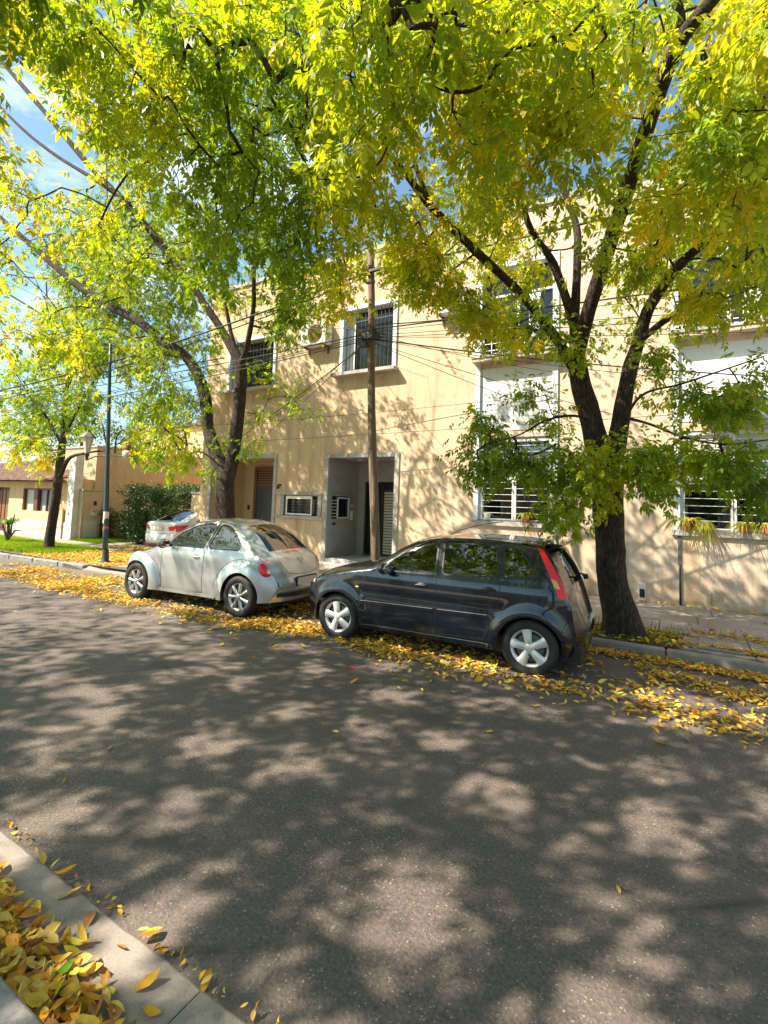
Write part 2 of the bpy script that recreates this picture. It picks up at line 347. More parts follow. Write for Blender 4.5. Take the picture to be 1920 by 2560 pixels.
# far pavement: bedding with slabs laid on it
pv = kstrip('pavement', 'soil', .15, 3.9, .112, -9.9, 40)
row = [0.0, .86, 1.72, 2.58, 3.7]
for r in range(4):
    x = -9.9+(.4 if r % 2 else 0)-.0
    while x < 5.4:
        L = random.uniform(1.05, 1.5) if r else random.uniform(.8, 1.3)
        y0 = yk(x)+.16+row[r]; y1 = yk(x)+.16+row[r+1]-.010
        if r == 3: y1 = 10.93 if x > -6.3 or x < -8.6 else 10.75
        tx = -.67
        if r < 1 and (x < tx+.55 and x+L > tx-.85): x += .3; continue
        if r < 1 and (x < -8.4 and x+L > -9.6): x += .3; continue
        if y1 > y0+.1:
            o = bx('paving_slab', 'pavement', pv, 0, L-.010, 0, y1-y0, -.03, .0, b=.004)
            o.location = (x, y0, .142+random.uniform(-.003, .003)); o.rotation_euler = (random.uniform(-.002, .002), random.uniform(-.003, .003), 0)
        x += L
tag(bx('paving_slab', 'pavement', pv, .12, .78, 7.62, 8.12, .142, .172, b=.006), label='lifted grey slab by the tree pit')
# tree pits of bare soil, verge, driveway, walk beyond
sheet('soil_patch', 'soil', [(-1.6, 7.52), (.35, 7.52), (.3, 8.45), (-1.55, 8.45)], .124)
sheet('verge', 'soil', [(-60, yk(-30)+.14), (-13.2, yk(-13.2)+.14), (-9.9, yk(-9.9)+.14), (-9.9, 9.05), (-60, 9.05)], .116)
sheet('footpath', 'pavement', [(-60, 9.05), (-9.9, 9.05), (-9.9, 11.0), (-60, 11.0)], .125)
sheet('driveway', 'concrete', [(-17.6, 9.5), (-13.45, 9.5), (-13.45, 20), (-17.6, 20)], .130)
sheet('driveway_crossing', 'concrete', [(-13.4, yk(-13.4)+1.0), (-9.95, yk(-9.95)+.9), (-10.5, 9.05), (-14.2, 9.05)], .121)

# ------------------------------------------------------------------ apartment building
W = 10.9
bd = empty('apartment_building', (-6, W, .14), label='long two storey building of sunlit yellow stucco with grey framed entrances', cat='building')
def bp(mb, name, m, parent=None, **k):                     # part in world coordinates under the building
    o = mb.build(name, m, parent or bd, **k)
    if not parent: o.location = (6, -W, -.14)
    return o
holes = [(-12.95, -10.23, .14, 3.12, 1.5), (-9.78, -8.52, 1.44, 2.02, .14), (-8.2, -6.1, .14, 3.08, 1.5), (-12.4, -10.42, 5.34, 6.95, .2),
         (-7.92, -6.22, 5.44, 7.25, .28), (-3.95, -2.12, 1.53, 5.10, .16), (-3.92, -2.16, 5.38, 7.5, .25), (.05, 1.9, 1.53, 5.10, .16), (.08, 1.9, 5.38, 7.5, .25)]
def wallplane(x0, x1, z0, z1, Y, hs):
    xs = sorted({x0, x1, *[h[0] for h in hs], *[h[1] for h in hs]}); zs = sorted({z0, z1, *[h[2] for h in hs], *[h[3] for h in hs]}); b = MB()
    for a, c in zip(xs[:-1], xs[1:]):
        for d, e in zip(zs[:-1], zs[1:]):
            mx, mz = (a+c)/2, (d+e)/2
            if any(h[0] < mx < h[1] and h[2] < mz < h[3] for h in hs): continue
            b.quad((a, Y, d), (c, Y, d), (c, Y, e), (a, Y, e))
    for h in hs:
        a, c, d, e, dp = h
        if dp > 1: continue
        b.quad((a, Y, d), (a, Y+dp, d), (a, Y+dp, e), (a, Y, e)); b.quad((c, Y, d), (c, Y, e), (c, Y+dp, e), (c, Y+dp, d))
        b.quad((a, Y, d), (c, Y, d), (c, Y+dp, d), (a, Y+dp, d)); b.quad((a, Y, e), (a, Y+dp, e), (c, Y+dp, e), (c, Y, e))
    return b
b = wallplane(-13.45, 9, -.02, 8.75, W, holes)
b.quad((-13.45, W, -.02), (-13.45, W, 8.75), (-13.45, W+9, 8.75), (-13.45, W+9, -.02)); b.quad((9, W, -.02), (9, W+9, -.02), (9, W+9, 8.75), (9, W, 8.75))
b.quad((-13.45, W+.2, 8.75), (9, W+.2, 8.75), (9, W+9, 8.75), (-13.45, W+9, 8.75))
bp(b, 'wall', 'stucco')
bp(MB().box(-13.5, 9.05, W-.05, W+.2, 8.75, 8.87), 'coping', 'marble')
bp(MB().quad((-13.4, W+1.75, 0), (9, W+1.75, 0), (9, W+1.75, 8.6), (-13.4, W+1.75, 8.6)), 'inner_wall', 'room_dark')
# main entrance: stone surround, grey recess, steps
fr = bp(MB().box(-8.33, -8.20, W-.03, W+.03, .14, 3.20), 'door_surround', 'marble')
bp(MB().box(-6.10, -5.97, W-.03, W+.03, .14, 3.20), 'door_surround', 'marble', fr)
bp(MB().box(-8.199, -6.101, W-.03, W+.03, 3.08, 3.20), 'lintel', 'marble', fr)
b = MB(); D = 12.42
b.quad((-8.2, W+.03, .3), (-8.2, D, .3), (-8.2, D, 3.1), (-8.2, W+.03, 3.1))
b.quad((-6.1, W+.03, .3), (-6.1, W+.03, 3.1), (-6.1, D, 3.1), (-6.1, D, .3)); b.quad((-8.2, W+.03, 3.1), (-8.2, D, 3.1), (-6.1, D, 3.1), (-6.1, W+.03, 3.1))
for q in ((-8.2, -7.95, .3, 3.1), (-7.95, -6.18, 2.50, 3.1), (-6.18, -6.1, .3, 3.1)): b.quad((q[0], D, q[2]), (q[1], D, q[2]), (q[1], D, q[3]), (q[0], D, q[3]))
bp(b, 'entrance_recess', 'greywall')
bp(MB().box(-8.2, -6.1, W-.02, D+.2, .12, .33, b=.008), 'step', 'marble')
bp(MB().box(-8.33, -5.97, W-.36, W-.025, .12, .235, b=.008), 'step', 'marble')
bp(MB().box(-7.95, -6.18, D+.10, D+.16, .33, 2.5), 'door_backing', 'room_dark')
dr = bp(MB().box(-7.32, -6.18, D+.03, D+.06, .34, 2.28), 'shutter_door', 'metal_dark')
for i in range(22): bp(MB().box(-7.27, -6.22, D-.004, D+.018, .40+i*.083, .458+i*.083), 'slat', 'louver', dr)
gt = bp(MB().box(-7.93, -7.88, D, D+.03, .34, 2.46).box(-7.37, -7.33, D, D+.03, .34, 2.46).box(-7.88, -7.37, D, D+.03, 2.42, 2.46).box(-7.88, -7.37, D, D+.03, .34, .40), 'iron_gate', 'metal_dark')
for i in range(5): bp(MB().tube([(-7.80+i*.09, D+.015, .4), (-7.80+i*.09, D+.015, 2.42)], .009, 6), 'bar', 'metal_dark', gt)
# side window in the recess
wd = bp(MB().box(-8.2, -8.17, 11.02, 11.95, 2.03, 2.09).box(-8.2, -8.17, 11.02, 11.95, 1.33, 1.39).box(-8.2, -8.17, 11.02, 11.06, 1.39, 2.03).box(-8.2, -8.17, 11.91, 11.95, 1.39, 2.03), 'window', 'greywall')
bp(MB().box(-8.192, -8.185, 11.06, 11.91, 1.39, 2.03), 'pane', 'glass_dark', wd)
bp(MB().box(-8.17, -8.14, 11.30, 11.34, 1.40, 2.0).box(-8.17, -8.14, 11.84, 11.88, 1.40, 2.0).box(-8.17, -8.14, 11.34, 11.84, 1.96, 2.0).box(-8.17, -8.14, 11.34, 11.84, 1.40, 1.44), 'frame', 'metal_white', wd)
for i in range(6): bp(MB().box(-8.165, -8.15, 11.06, 11.30, 1.45+i*.09, 1.465+i*.09), 'bar', 'metal_white', wd)
bp(MB().box(-8.199, -8.17, 11.15, 11.28, 1.22, 1.28), 'mail_slot', 'metal_dark')
bp(MB().box(-8.199, -8.165, 12.02, 12.12, 1.35, 1.62, b=.004), 'intercom', 'metal_white')
bp(MB().lathe([(0, 0), (.035, 0), (.035, .03), (0, .04)], 12, 'x', (-8.199, 12.08, 1.77)), 'bell', 'metal_white')
for x in (-7.7, -7.15, -6.6): bp(MB().lathe([(0, 0), (.07, 0), (.08, .02), (0, .02)], 16, 'z', (x, 11.7, 3.075)), 'downlight', 'metal_white')
# left entrance
fr = bp(MB().box(-13.07, -12.95, W-.03, W+.03, .14, 3.24), 'door_surround', 'marble')
bp(MB().box(-10.23, -10.12, W-.03, W+.03, .14, 3.24), 'door_surround', 'marble', fr)
bp(MB().box(-12.949, -10.231, W-.03, W+.03, 3.12, 3.24), 'lintel', 'marble', fr)
b = MB(); D2 = 12.35
b.quad((-12.95, W+.03, .13), (-12.95, D2, .13), (-12.95, D2, 3.15), (-12.95, W+.03, 3.15)); b.quad((-10.23, W+.03, .13), (-10.23, W+.03, 3.15), (-10.23, D2, 3.15), (-10.23, D2, .13))
b.quad((-12.95, W+.03, 3.15), (-12.95, D2, 3.15), (-10.23, D2, 3.15), (-10.23, W+.03, 3.15)); b.quad((-12.95, D2, .13), (-10.23, D2, .13), (-10.23, D2, 3.15), (-12.95, D2, 3.15))
b.quad((-12.95, W, .135), (-10.23, W, .135), (-10.23, D2, .135), (-12.95, D2, .135))
bp(b, 'entrance_recess', 'recess_beige')
df = bp(MB().box(-12.42, -12.30, D2-.08, D2-.002, .14, 2.98).box(-11.2, -11.1, D2-.08, D2-.002, .14, 2.98).box(-12.30, -11.2, D2-.08, D2-.002, 2.88, 2.98).box(-12.30, -11.2, D2-.075, D2-.002, 2.30, 2.38), 'front_door', 'frame_rust')
bp(MB().box(-12.30, -11.2, D2-.05, D2-.003, .14, 2.30), 'door_leaf', 'door_grey', df)
for i in range(6): bp(MB().box(-12.30, -11.2, D2-.05, D2-.03, 2.40+i*.08, 2.455+i*.08), 'louver', 'door_brown', df)
bp(MB().lathe([(0, 0), (.03, 0), (.03, -.05), (0, -.05)], 10, 'y', (-12.2, D2-.05, 1.15)), 'door_knob', 'metal_dark', df)
bp(MB().box(-12.72, -12.64, D2-.04, D2-.002, 1.5, 1.66), 'intercom', 'metal_dark')
# low window between stone bands
bp(MB().box(-10.118, -8.332, W-.05, W+.02, 2.04, 2.11, b=.004), 'stone_band', 'marble')
bp(MB().box(-10.118, -8.332, W-.05, W+.02, 1.35, 1.42, b=.004), 'stone_band', 'marble')
wd = bp(MB().box(-9.90, -9.78, W-.03, W+.02, 1.42, 2.04), 'window', 'marble'); bp(MB().box(-8.52, -8.40, W-.03, W+.02, 1.42, 2.04), 'jamb', 'marble', wd)
bp(MB().box(-9.72, -9.68, W+.01, W+.04, 1.46, 2.0).box(-8.80, -8.76, W+.01, W+.04, 1.46, 2.0).box(-9.68, -8.80, W+.01, W+.04, 1.92, 2.0).box(-9.68, -8.80, W+.01, W+.04, 1.46, 1.50), 'frame', 'metal_white', wd)
bp(MB().box(-9.78, -8.52, W+.12, W+.13, 1.44, 2.02), 'pane', 'glass_dark', wd)
for i in range(4): bp(MB().box(-9.68, -8.80, W+.02, W+.026, 1.58+i*.085, 1.586+i*.085), 'bar', 'cable_grey', wd)
for i in range(5): bp(MB().box(-8.76, -8.54, W+.06, W+.066, 1.52+i*.09, 1.527+i*.09), 'bar', 'cable_grey', wd)
sl = bp(MB().box(-9.97, -9.93, W-.04, W, 2.28, 2.34), 'wall_lamp', 'metal_dark')
bp(MB().lathe([(.0, .10), (.035, .09), (.045, 0), (.03, -.03), (0, -.03)], 12, 'z', (-9.95, W-.10, 2.22)).tube([(-9.95, W-.03, 2.33), (-9.95, W-.10, 2.34), (-9.95, W-.10, 2.31)], .008, 5), 'lamp_head', 'metal_dark', sl)
# bays with panels, grilles
def bay(x0, x1, seed):
    r = random.Random(seed)
    f = bp(MB().box(x0-.02, x0+.09, W-.035, W+.06, 1.53, 5.22).box(x1-.09, x1+.02, W-.035, W+.06, 1.53, 5.22), 'bay_frame', 'paint_blue')
    bp(MB().box(x0+.09, x1-.09, W+.02, W+.06, 3.62, 5.22), 'panel', 'panel_white', f)
    bp(MB().box(x0+.09, x1-.09, W+.01, W+.10, 3.44, 3.60), 'panel', 'stucco_peach', f)
    bp(MB().box(x0+.60, x1-.09, W-.004, W+.008, 3.46, 3.56), 'shutter_box', 'louver', f)
    sl = bp(MB().box(x0-.05, x1+.05, W-.06, W+.14, 1.45, 1.56, b=.006), 'sill', 'marble')
    wn_ = bp(MB().box(x0+.09, x0+.17, W+.03, W+.15, 1.57, 3.43).box(x1-.17, x1-.09, W+.03, W+.15, 1.57, 3.43).box(x0+.17, x1-.17, W+.03, W+.15, 3.36, 3.43).box(x0+.17, x1-.17, W+.03, W+.15, 1.57, 1.61), 'window', 'paint_blue')
    xm = (x0+x1)/2
    bp(MB().box(xm-.045, xm-.008, W+.0, W+.035, 1.57, 3.36).box(xm+.008, xm+.045, W+.0, W+.035, 1.57, 3.36), 'mullion', 'metal_white', wn_)
    bp(MB().box(x0+.17, x1-.17, W+.14, W+.145, 1.6, 3.37), 'pane', 'glass_house', wn_)
    bp(MB().box(x0+.17, x1-.17, W+.32, W+.33, 1.6, 3.37), 'curtain', 'curtain' if seed == 2 else 'room_dark', wn_)  # where no curtain hangs, this sheet is dark for the unlit room
    if seed == 2: bp(MB().box(x0+.17, x1-.17, W+.10, W+.12, 2.95, 3.36), 'roller_blind', 'louver', wn_)
    bp(MB().box(x0+.15, xm-.05, W+.005, W+.03, 2.50, 2.565).box(xm+.05, x1-.15, W+.005, W+.03, 2.50, 2.565), 'grille_rail', 'metal_white', wn_)
    for i in range(13):
        z = 1.60+i*.1385
        if abs(z-2.53) < .05: continue
        for (a, c) in ((x0+.10, xm-.05), (xm+.05, x1-.10)): bp(MB().box(a, c, W+.012, W+.022, z, z+.010), 'bar', 'paint_blue', wn_)
    lg = bp(MB().box(x0-.07, x1+.07, W-.27, W+.2, 5.30, 5.37, b=.004), 'ledge', 'marble')
    bp(MB().box(x0-.05, x1+.05, W-.25, W-.002, 5.222, 5.298), 'ledge_soffit', 'stucco_dull', lg)
    # window above with low railing
    u = bp(MB().box(x0-.03, x0+.10, W-.03, W+.2, 5.37, 7.6).box(x1-.10, x1+.03, W-.03, W+.2, 5.37, 7.6).box(x0+.10, x1-.10, W-.03, W+.2, 7.48, 7.6), 'upper_window', 'paint_blue')
    bp(MB().box(x0+.10, x1-.10, W+.22, W+.225, 5.38, 7.48), 'pane', 'glass_dark', u)
    bp(MB().box(xm-.03, xm+.03, W+.17, W+.215, 5.38, 7.48).box(x0+.1, xm-.03, W+.17, W+.215, 6.85, 6.9).box(xm+.03, x1-.1, W+.17, W+.215, 6.85, 6.9), 'frame', 'paint_blue', u)
    bp(MB().box(xm+.25, xm+.5, W+.16, W+.21, 5.45, 6.8), 'shutter_leaf', 'paint_blue', u)
    for i in range(3): bp(MB().box(x0+.1, x1-.1, W-.01, W+.01, 5.52+i*.16, 5.535+i*.16), 'rail', 'metal_white', u)
    for i in range(9): bp(MB().box(x0+.15+i*(x1-x0-.3)/8, x0+.165+i*(x1-x0-.3)/8, W-.02, W-.01, 5.38, 5.86), 'baluster', 'metal_white', u)
bay(-3.95, -2.12, 1); bay(.05, 1.9, 2)
# upper windows left
def upwin(x0, x1, z0, z1, dark):
    u = bp(MB().box(x0-.06, x0+.05, W-.04, W+.26, z0, z1).box(x1-.05, x1+.06, W-.04, W+.26, z0, z1).box(x0+.05, x1-.05, W-.04, W+.26, z1-.06, z1+.05), 'upper_window', 'paint_blue')
    bp(MB().box(x0-.2, x1+.12, W-.24, W+.05, z0-.12, z0-.03, b=.005), 'sill', 'marble', u)
    bp(MB().box(x0+.05, x1-.05, W+.25, W+.26, z0, z1), 'pane', 'glass_dark', u)
    bp(MB().box(x0+.08, (x0+x1)/2+.1, W+.262, W+.27, z0+.02, z0+.8), 'curtain', 'curtain', u)
    b = MB()
    for i in range(13): b.box(x0+.10+i*(x1-x0-.22)/12, x0+.113+i*(x1-x0-.22)/12, W+.05, W+.063, z0, z1-.06)
    b.box(x0+.05, x1-.05, W+.045, W+.05, z0+.05, z0+.08).box(x0+.05, x1-.05, W+.045, W+.05, z1-.4, z1-.37)
    bp(b, 'grille', 'metal_dark', u)
    bp(MB().box(x0+.06, x0+.32, W+.17, W+.2, z0, z1-.1), 'shutter_leaf', 'paint_blue', u)
upwin(-7.92, -6.22, 5.44, 7.25, True); upwin(-12.4, -10.42, 5.34, 6.95, False)
# wall drainpipes and worn patch with the broken meter box
bp(MB().tube([(-2.14, W-.06, .14), (-2.14, W-.06, 1.44)], .035, 10), 'drainpipe', 'cable_grey', smooth=True)
dp = bp(MB().tube([(.13, W-.03, .9), (.13, W-.03, .16)], .018, 8), 'drainpipe', 'metal_dark', smooth=True)
bp(MB().box(.10, .16, W-.02, W, .9, 1.44), 'wall_joint', 'cable_grey')
mb_ = bp(MB().box(-.58, -.44, W-.012, W+.01, .16, .50, b=.004), 'meter_niche', 'render_white')
bp(MB().box(-.55, -.46, W-.02, W-.013, .22, .38), 'opening', 'room_dark', mb_)
bp(MB().box(.62, .626, W-.004, W, .14, .45), 'conduit', 'metal_dark')
for (x0, x1, z0, z1) in ((-1.02, -.92, .2, 1.55), (.1, .45, .15, 1.38)):
    b = MB(); n = 14; rr = random.Random(5); vs = []
    for i in range(n+1):
        z = z0+(z1-z0)*i/n; vs += [(x0+rr.uniform(-.03, .03), W-.004, z), (x1+rr.uniform(-.03, .03), W-.004, z)]
    b.add(vs, [(2*i, 2*i+1, 2*i+3, 2*i+2) for i in range(n)]); bp(b, 'render_patch', 'stucco_peach')

def ac_unit(loc, s, label, gp, fan='front'):
    r = empty('air_conditioner', loc, 0, label, 'air conditioner', gp)
    bx('casing', 'metal_white', r, -.42*s, .42*s, -.28*s, 0, 0, .55*s, b=.02)
    gr = MB()
    for k in range(5): gr.lathe([(.05+.045*k, -.002), (.058+.045*k, -.01), (.066+.045*k, -.002)], 24, 'y', (.06*s, -.285*s, .28*s))
    f = gr.build('fan_grille', 'cable_grey', r, smooth=True)
    MB().lathe([(0, 0), (.24*s, 0), (.25*s, .01)], 24, 'y', (.06*s, -.284*s, .28*s)).build('fan', 'terracotta' if s > 1 else 'trim_black', f)
    b = MB().box(-.33*s, -.29*s, -.34*s, .0, -.05, -.002).box(.29*s, .33*s, -.34*s, .0, -.05, -.002).box(-.33*s, -.29*s, -.03, 0, -.22, -.05).box(.29*s, .33*s, -.03, 0, -.22, -.05)
    b.build('bracket', 'frame_rust', r); return r
ac_unit((-8.72, W-.02, 6.28), 1.1, 'white air conditioner box beside the upper window left of the pole', 'air conditioners on the facade')
ac_unit((-4.55, W-.02, 6.52), .95, 'white air conditioner high on the wall left of the central bay', 'air conditioners on the facade')
ac_unit((.98, W-.06, 3.60), 1.1, 'cream air conditioner box across the white panel above the right window', 'air conditioners on the facade')

# plants on sills
def blades(n, L, w, droop, r, up=.5):
    b = MB()
    for i in range(n):
        a = r.uniform(0, 2*math.pi); l = L*r.uniform(.55, 1.1); d = Vector((math.cos(a), math.sin(a), 0)); s = Vector((-d.y, d.x, 0))
        pts = [d*(l*t)+Vector((0, 0, up*l*math.sin(t*2.2)-droop*l*t*t)) for t in (0, .2, .42, .68, 1)]; ws = [w*.6, w, w, w*.7, .001]; vs = []
        for p, q in zip(pts, ws): vs += [p-s*q, p+s*q]
        b.add(vs, [(2*k, 2*k+1, 2*k+3, 2*k+2) for k in range(4)])
    return b
def colattr(o, fn):
    me = o.data; ca = me.color_attributes.new('Col', 'FLOAT_COLOR', 'POINT'); a = np.ones((len(me.vertices), 4), dtype=np.float32)
    for i, v in enumerate(me.vertices): a[i, :3] = fn(i, v.co)
    ca.data.foreach_set('color', a.ravel())
def spider(loc, seed, label, n=70, L=.42, w=.008, droop=1.1, pot='terracotta'):
    r = random.Random(seed); t = empty('potted_plant', loc, 0, label, 'plant')
    MB().lathe([(0, 0), (.065, 0), (.085, .12), (.092, .12), (.092, .14), (.08, .14), (.075, .11), (0, .11)], 16).build('pot', pot, t)
    o = blades(n, L, w, droop, r).build('leaves', 'leaf', t, kind='stuff'); o.location.z = .12
    colattr(o, lambda i, c: (.26+.1*((i//10) % 3), .40, .05)); return t
spider((.52, W-.07, 1.56), 1, 'large arching spider plant hanging over the right window sill', 90, .32, .008, 1.7)
spider((.25, W-.03, 1.56), 2, 'tall strappy plant at the left end of the right window sill', 60, .45, .009, .7)
spider((1.12, W-.03, 1.56), 3, 'small arching plant in a terracotta pot right of the grille mullion', 60, .33, .008, 1.0)
spider((1.45, W-.03, 1.56), 4, 'small arching plant in a terracotta pot near the right frame edge', 60, .33, .008, 1.0)
spider((-2.75, W-.01, 1.56), 5, 'bushy plant in a terracotta trough on the central window sill', 60, .30, .012, .6)
spider((-3.66, W+.05, 1.58), 6, 'tiny pale yellow flowering plant in the corner of the central window', 30, .10, .012, .5, 'metal_white')
spider((-3.05, W-.05, 5.37), 7, 'leafy plant on the ledge behind the railing of the central upper window', 50, .3, .014, .5)
spider((-10.75, W-.12, 5.32), 8, 'dark potted plant on the sill of the left upper window', 50, .3, .014, .4)

# ------------------------------------------------------------------ utility pole and wires
P0, P1 = Vector((-4.72, 7.85, .12)), Vector((-5.13, 7.85, 7.05))
pl = empty('utility_pole', P0, 0, 'weathered wooden utility pole with a knot of black cables, behind the dark hatchback', 'utility pole')
pd = P1-P0
MB().tube([pd*t+Vector((.015*math.sin(t*9), .01*math.cos(t*7), 0)) for t in [i/12 for i in range(13)]], [.092-.030*i/12 for i in range(13)], 14).build('post', 'wood_pole', pl, smooth=True)
b = MB(); r = random.Random(3); kn = pd*.72
for i in range(16):
    a = r.uniform(0, 6.28); c = kn+Vector((r.uniform(-.1, .1), r.uniform(-.06, .06), r.uniform(-.14, .12)))
    rr_ = r.uniform(.09, .22); b.tube([c+Vector((rr_*math.cos(a+k*.7), .6*rr_*math.sin(a+k*.7), r.uniform(-.03, .03))) for k in range(9)], .008, 5)
b.build('cable_coils', 'cable', pl, smooth=True)
MB().box(kn.x-.14, kn.x+.13, kn.y-.16, kn.y-.08, kn.z-.1, kn.z+.04, b=.01).build('junction_box', 'trim_black', pl)
MB().box(kn.x-.20, kn.x+.0, kn.y-.17, kn.y-.09, kn.z-.26, kn.z-.16, b=.01).build('junction_box', 'trim_black', pl)
for z in (.88, .92): MB().lathe([(.085, -.02), (.095, -.02), (.095, .02), (.085, .02)], 14, 'z', pd*z).build('band', 'cable_grey', pl)
MB().box(pd.x*.91-.14, pd.x*.91+.30, -.12, -.06, 6.23, 6.30, b=.01).build('crossarm', 'trim_black', pl)
def wire(a, b_, sag, r, label, m='cable', n=14, grp='overhead wires fanning out from the wooden pole'):
    a = Vector(a); b_ = Vector(b_); pts = [a.lerp(b_, i/n)-Vector((0, 0, sag*4*(i/n)*(1-i/n))) for i in range(n+1)]
    o = MB().tube([p-a for p in pts], r, 5).build('overhead_wire', m, smooth=True); o.location = a; tag(o, label, 'wire', grp)
K = P0+kn
ORD = ['topmost', 'second', 'third', 'fourth', 'fifth', 'sixth', 'seventh', 'eighth', 'ninth', 'tenth', 'lowest']
for i, (dz, x1, y1, z1, sg) in enumerate([(.05, -34, 6.2, 5.4, .5), (.0, -34, 6.1, 5.0, .6), (-.04, -34, 6.3, 4.7, .5), (-.08, -34, 6.3, 4.3, .45), (-.1, -10.4, 10.85, 4.3, .05), (-.12, -10.5, 10.86, 3.9, .04), (-.14, -12.2, 10.86, 3.55, .05), (.1, -8.3, 10.86, 6.9, .02), (.16, -9.0, 10.86, 6.95, .03)]):
    wire(K+Vector((-.1, -.02, dz)), (x1, y1, z1), sg, .007 if i % 3 else .010, '%s of the thin black cables running left from the wooden pole' % ORD[i])
for i, (dz, x1, y1, z1, sg) in enumerate([(.12, 30, 8.2, 5.6, .5), (.07, 30, 8.2, 5.2, .5), (.0, 30, 8.2, 4.9, .8), (-.05, 30, 8.2, 4.5, .8), (-.08, 1.9, 10.85, 4.3, .10), (-.1, 2.6, 10.85, 4.0, .12), (-.16, 3.2, 10.86, 2.4, .12), (-.18, 2.4, 10.86, 1.9, .08), (.2, -3.6, 10.86, 6.4, .03), (.0, -2.2, 10.86, 4.85, .05), (-.04, 6, 10.85, 4.75, .1)]):
    wire(K+Vector((.1, -.02, dz)), (x1, y1, z1), sg, .006 if i % 4 else .013, '%s of the thin black cables running right from the wooden pole towards the bays' % ORD[i])
T = P0+pd*.90
wire(T+Vector((-.05, -.1, .0)), (-34, 4.2, 5.3), 1.25, .020, 'thick twisted power cable dropping left from the pole top', grp='thick power cables at the pole top')
wire(T+Vector((-.05, -.07, -.06)), (-34, 4.5, 5.0), 1.3, .012, 'slim cable running just under the thick one left of the pole top', grp='thick power cables at the pole top')
wire(T+Vector((.05, -.1, .02)), (30, 7.0, 7.6), .7, .020, 'thick twisted power cable running right from the pole top through the tree', grp='thick power cables at the pole top')
wire((-34, 9.4, 3.6), (9, 10.87, 3.95), .25, .006, 'long thin wire low across the yellow wall just above the entrances', grp='wires along the wall')
wire((-34, 9.3, 4.9), (-2.3, 10.87, 4.35), .45, .006, 'long thin wire across the middle of the yellow wall', grp='wires along the wall')
wire((-30, 6.6, 5.4), (-9.3, 8.0, 5.25), .18, .012, 'pale green cable stretched level across the sky left of the forked tree', grp='wires along the wall')

# ------------------------------------------------------------------ left side: lamp post, house, walls, hedge
lb, lt = Vector((-12.48, 7.31, .12)), Vector((-12.98, 7.31, 5.9))
lp = empty('street_lamp', lb, 0, 'slim dark green lamp post with two scrolled lantern arms by the kerb', 'lamp post'); ld = lt-lb
MB().tube([ld*(i/8) for i in range(9)], [.065, .065, .062, .058, .052, .048, .044, .04, .036], 14).build('post', 'post_green', lp, smooth=True)
MB().lathe([(.12, 0), (.12, .03), (.09, .06), (.075, .3), (.066, .34)], 16).build('base', 'post_green', lp, smooth=True)
MB().lathe([(.064, -.16), (.066, -.16), (.066, .14), (.064, .14)], 16, 'z', ld*.20).build('sticker', 'render_white', lp)
MB().lathe([(.063, -.07), (.065, -.07), (.065, .06), (.063, .06)], 16, 'z', ld*.15).build('sticker', 'terracotta', lp)
c = ld*.477
MB().tube([c+Vector(p) for p in ((0, 0, 0), (-.25, 0, -.0), (-.6, 0, -.02), (-.95, 0, -.10))], .018, 8).tube([c+Vector(p) for p in ((-.08, 0, .25), (-.3, 0, .75), (-.5, 0, 1.0), (-.7, 0, 1.02), (-.85, 0, .85))], .02, 8).build('arm', 'metal_dark', lp, smooth=True)
h = MB().lathe([(.03, 0), (.045, .12), (.055, .14), (.06, .2)], 6, 'z', c+Vector((-.98, 0, -.12))).build('lantern', 'metal_dark', lp)
MB().lathe([(.055, .10), (.14, .55)], 6, 'z', c+Vector((-.98, 0, -.02))).build('glass', 'louver', h)
MB().lathe([(.20, .53), (.17, .57), (.05, .68), (.03, .76), (0, .78)], 6, 'z', c+Vector((-.98, 0, -.02))).build('hood', 'cable_grey', h)
arc = [(.32+.0, 0, .05)]+[(.62-.30*math.cos(a), 0, .35+.30*math.sin(a)) for a in [i*math.pi/8 for i in range(9)]]+[(.92, 0, .26)]
MB().tube([c+Vector(p) for p in arc], .02, 8).tube([c, c+Vector((.5, 0, -.02)), c+Vector((1.2, 0, -.05))], .015, 6).build('arm', 'metal_dark', lp, smooth=True)
h = MB().lathe([(.0, .12), (.05, .11), (.11, .07), (.12, 0), (.12, -.06)], 16, 'z', c+Vector((.92, 0, .16))).build('shade', 'door_brown', lp)
MB().lathe([(.11, -.06), (.15, -.10), (.13, -.24), (.0, -.30)], 16, 'z', c+Vector((.92, 0, .16))).build('glass', 'louver', h, smooth=True)

HY = 9.97
hs = empty('tiled_roof_house', (-24, HY, .12), label='low peach house with a brown tiled roof at the left edge', cat='house')
def hp(mb, name, m, parent=None, **k):
    o = mb.build(name, m, parent or hs, **k)
    if not parent: o.location = (24, -HY, -.12)
    return o
b = wallplane(-34, -19.75, .0, 2.42, HY, [(-23.25, -20.9, 1.10, 2.02, .2), (-25.9, -24.45, .12, 2.02, .3)])
b.quad((-34, HY+7, 0), (-19.75, HY+7, 0), (-19.75, HY+7, 2.4), (-34, HY+7, 2.4)); b.quad((-19.75, HY, 0), (-19.75, HY+7, 0), (-19.75, HY+7, 2.42), (-19.75, HY, 2.42))
hp(b, 'wall', 'stucco_peach')
hp(MB().box(-34, -25.95, HY-.03, HY+.0, .1, .74).box(-24.40, -19.76, HY-.03, HY, .1, .74), 'plinth', 'skirting')
w = hp(MB().box(-23.25, -23.18, HY+.02, HY+.1, 1.10, 2.02).box(-22.35, -22.05, HY+.0, HY+.1, 1.10, 2.02).box(-20.97, -20.9, HY+.02, HY+.1, 1.10, 2.02).box(-23.18, -20.97, HY+.02, HY+.1, 1.96, 2.02), 'window', 'door_brown')
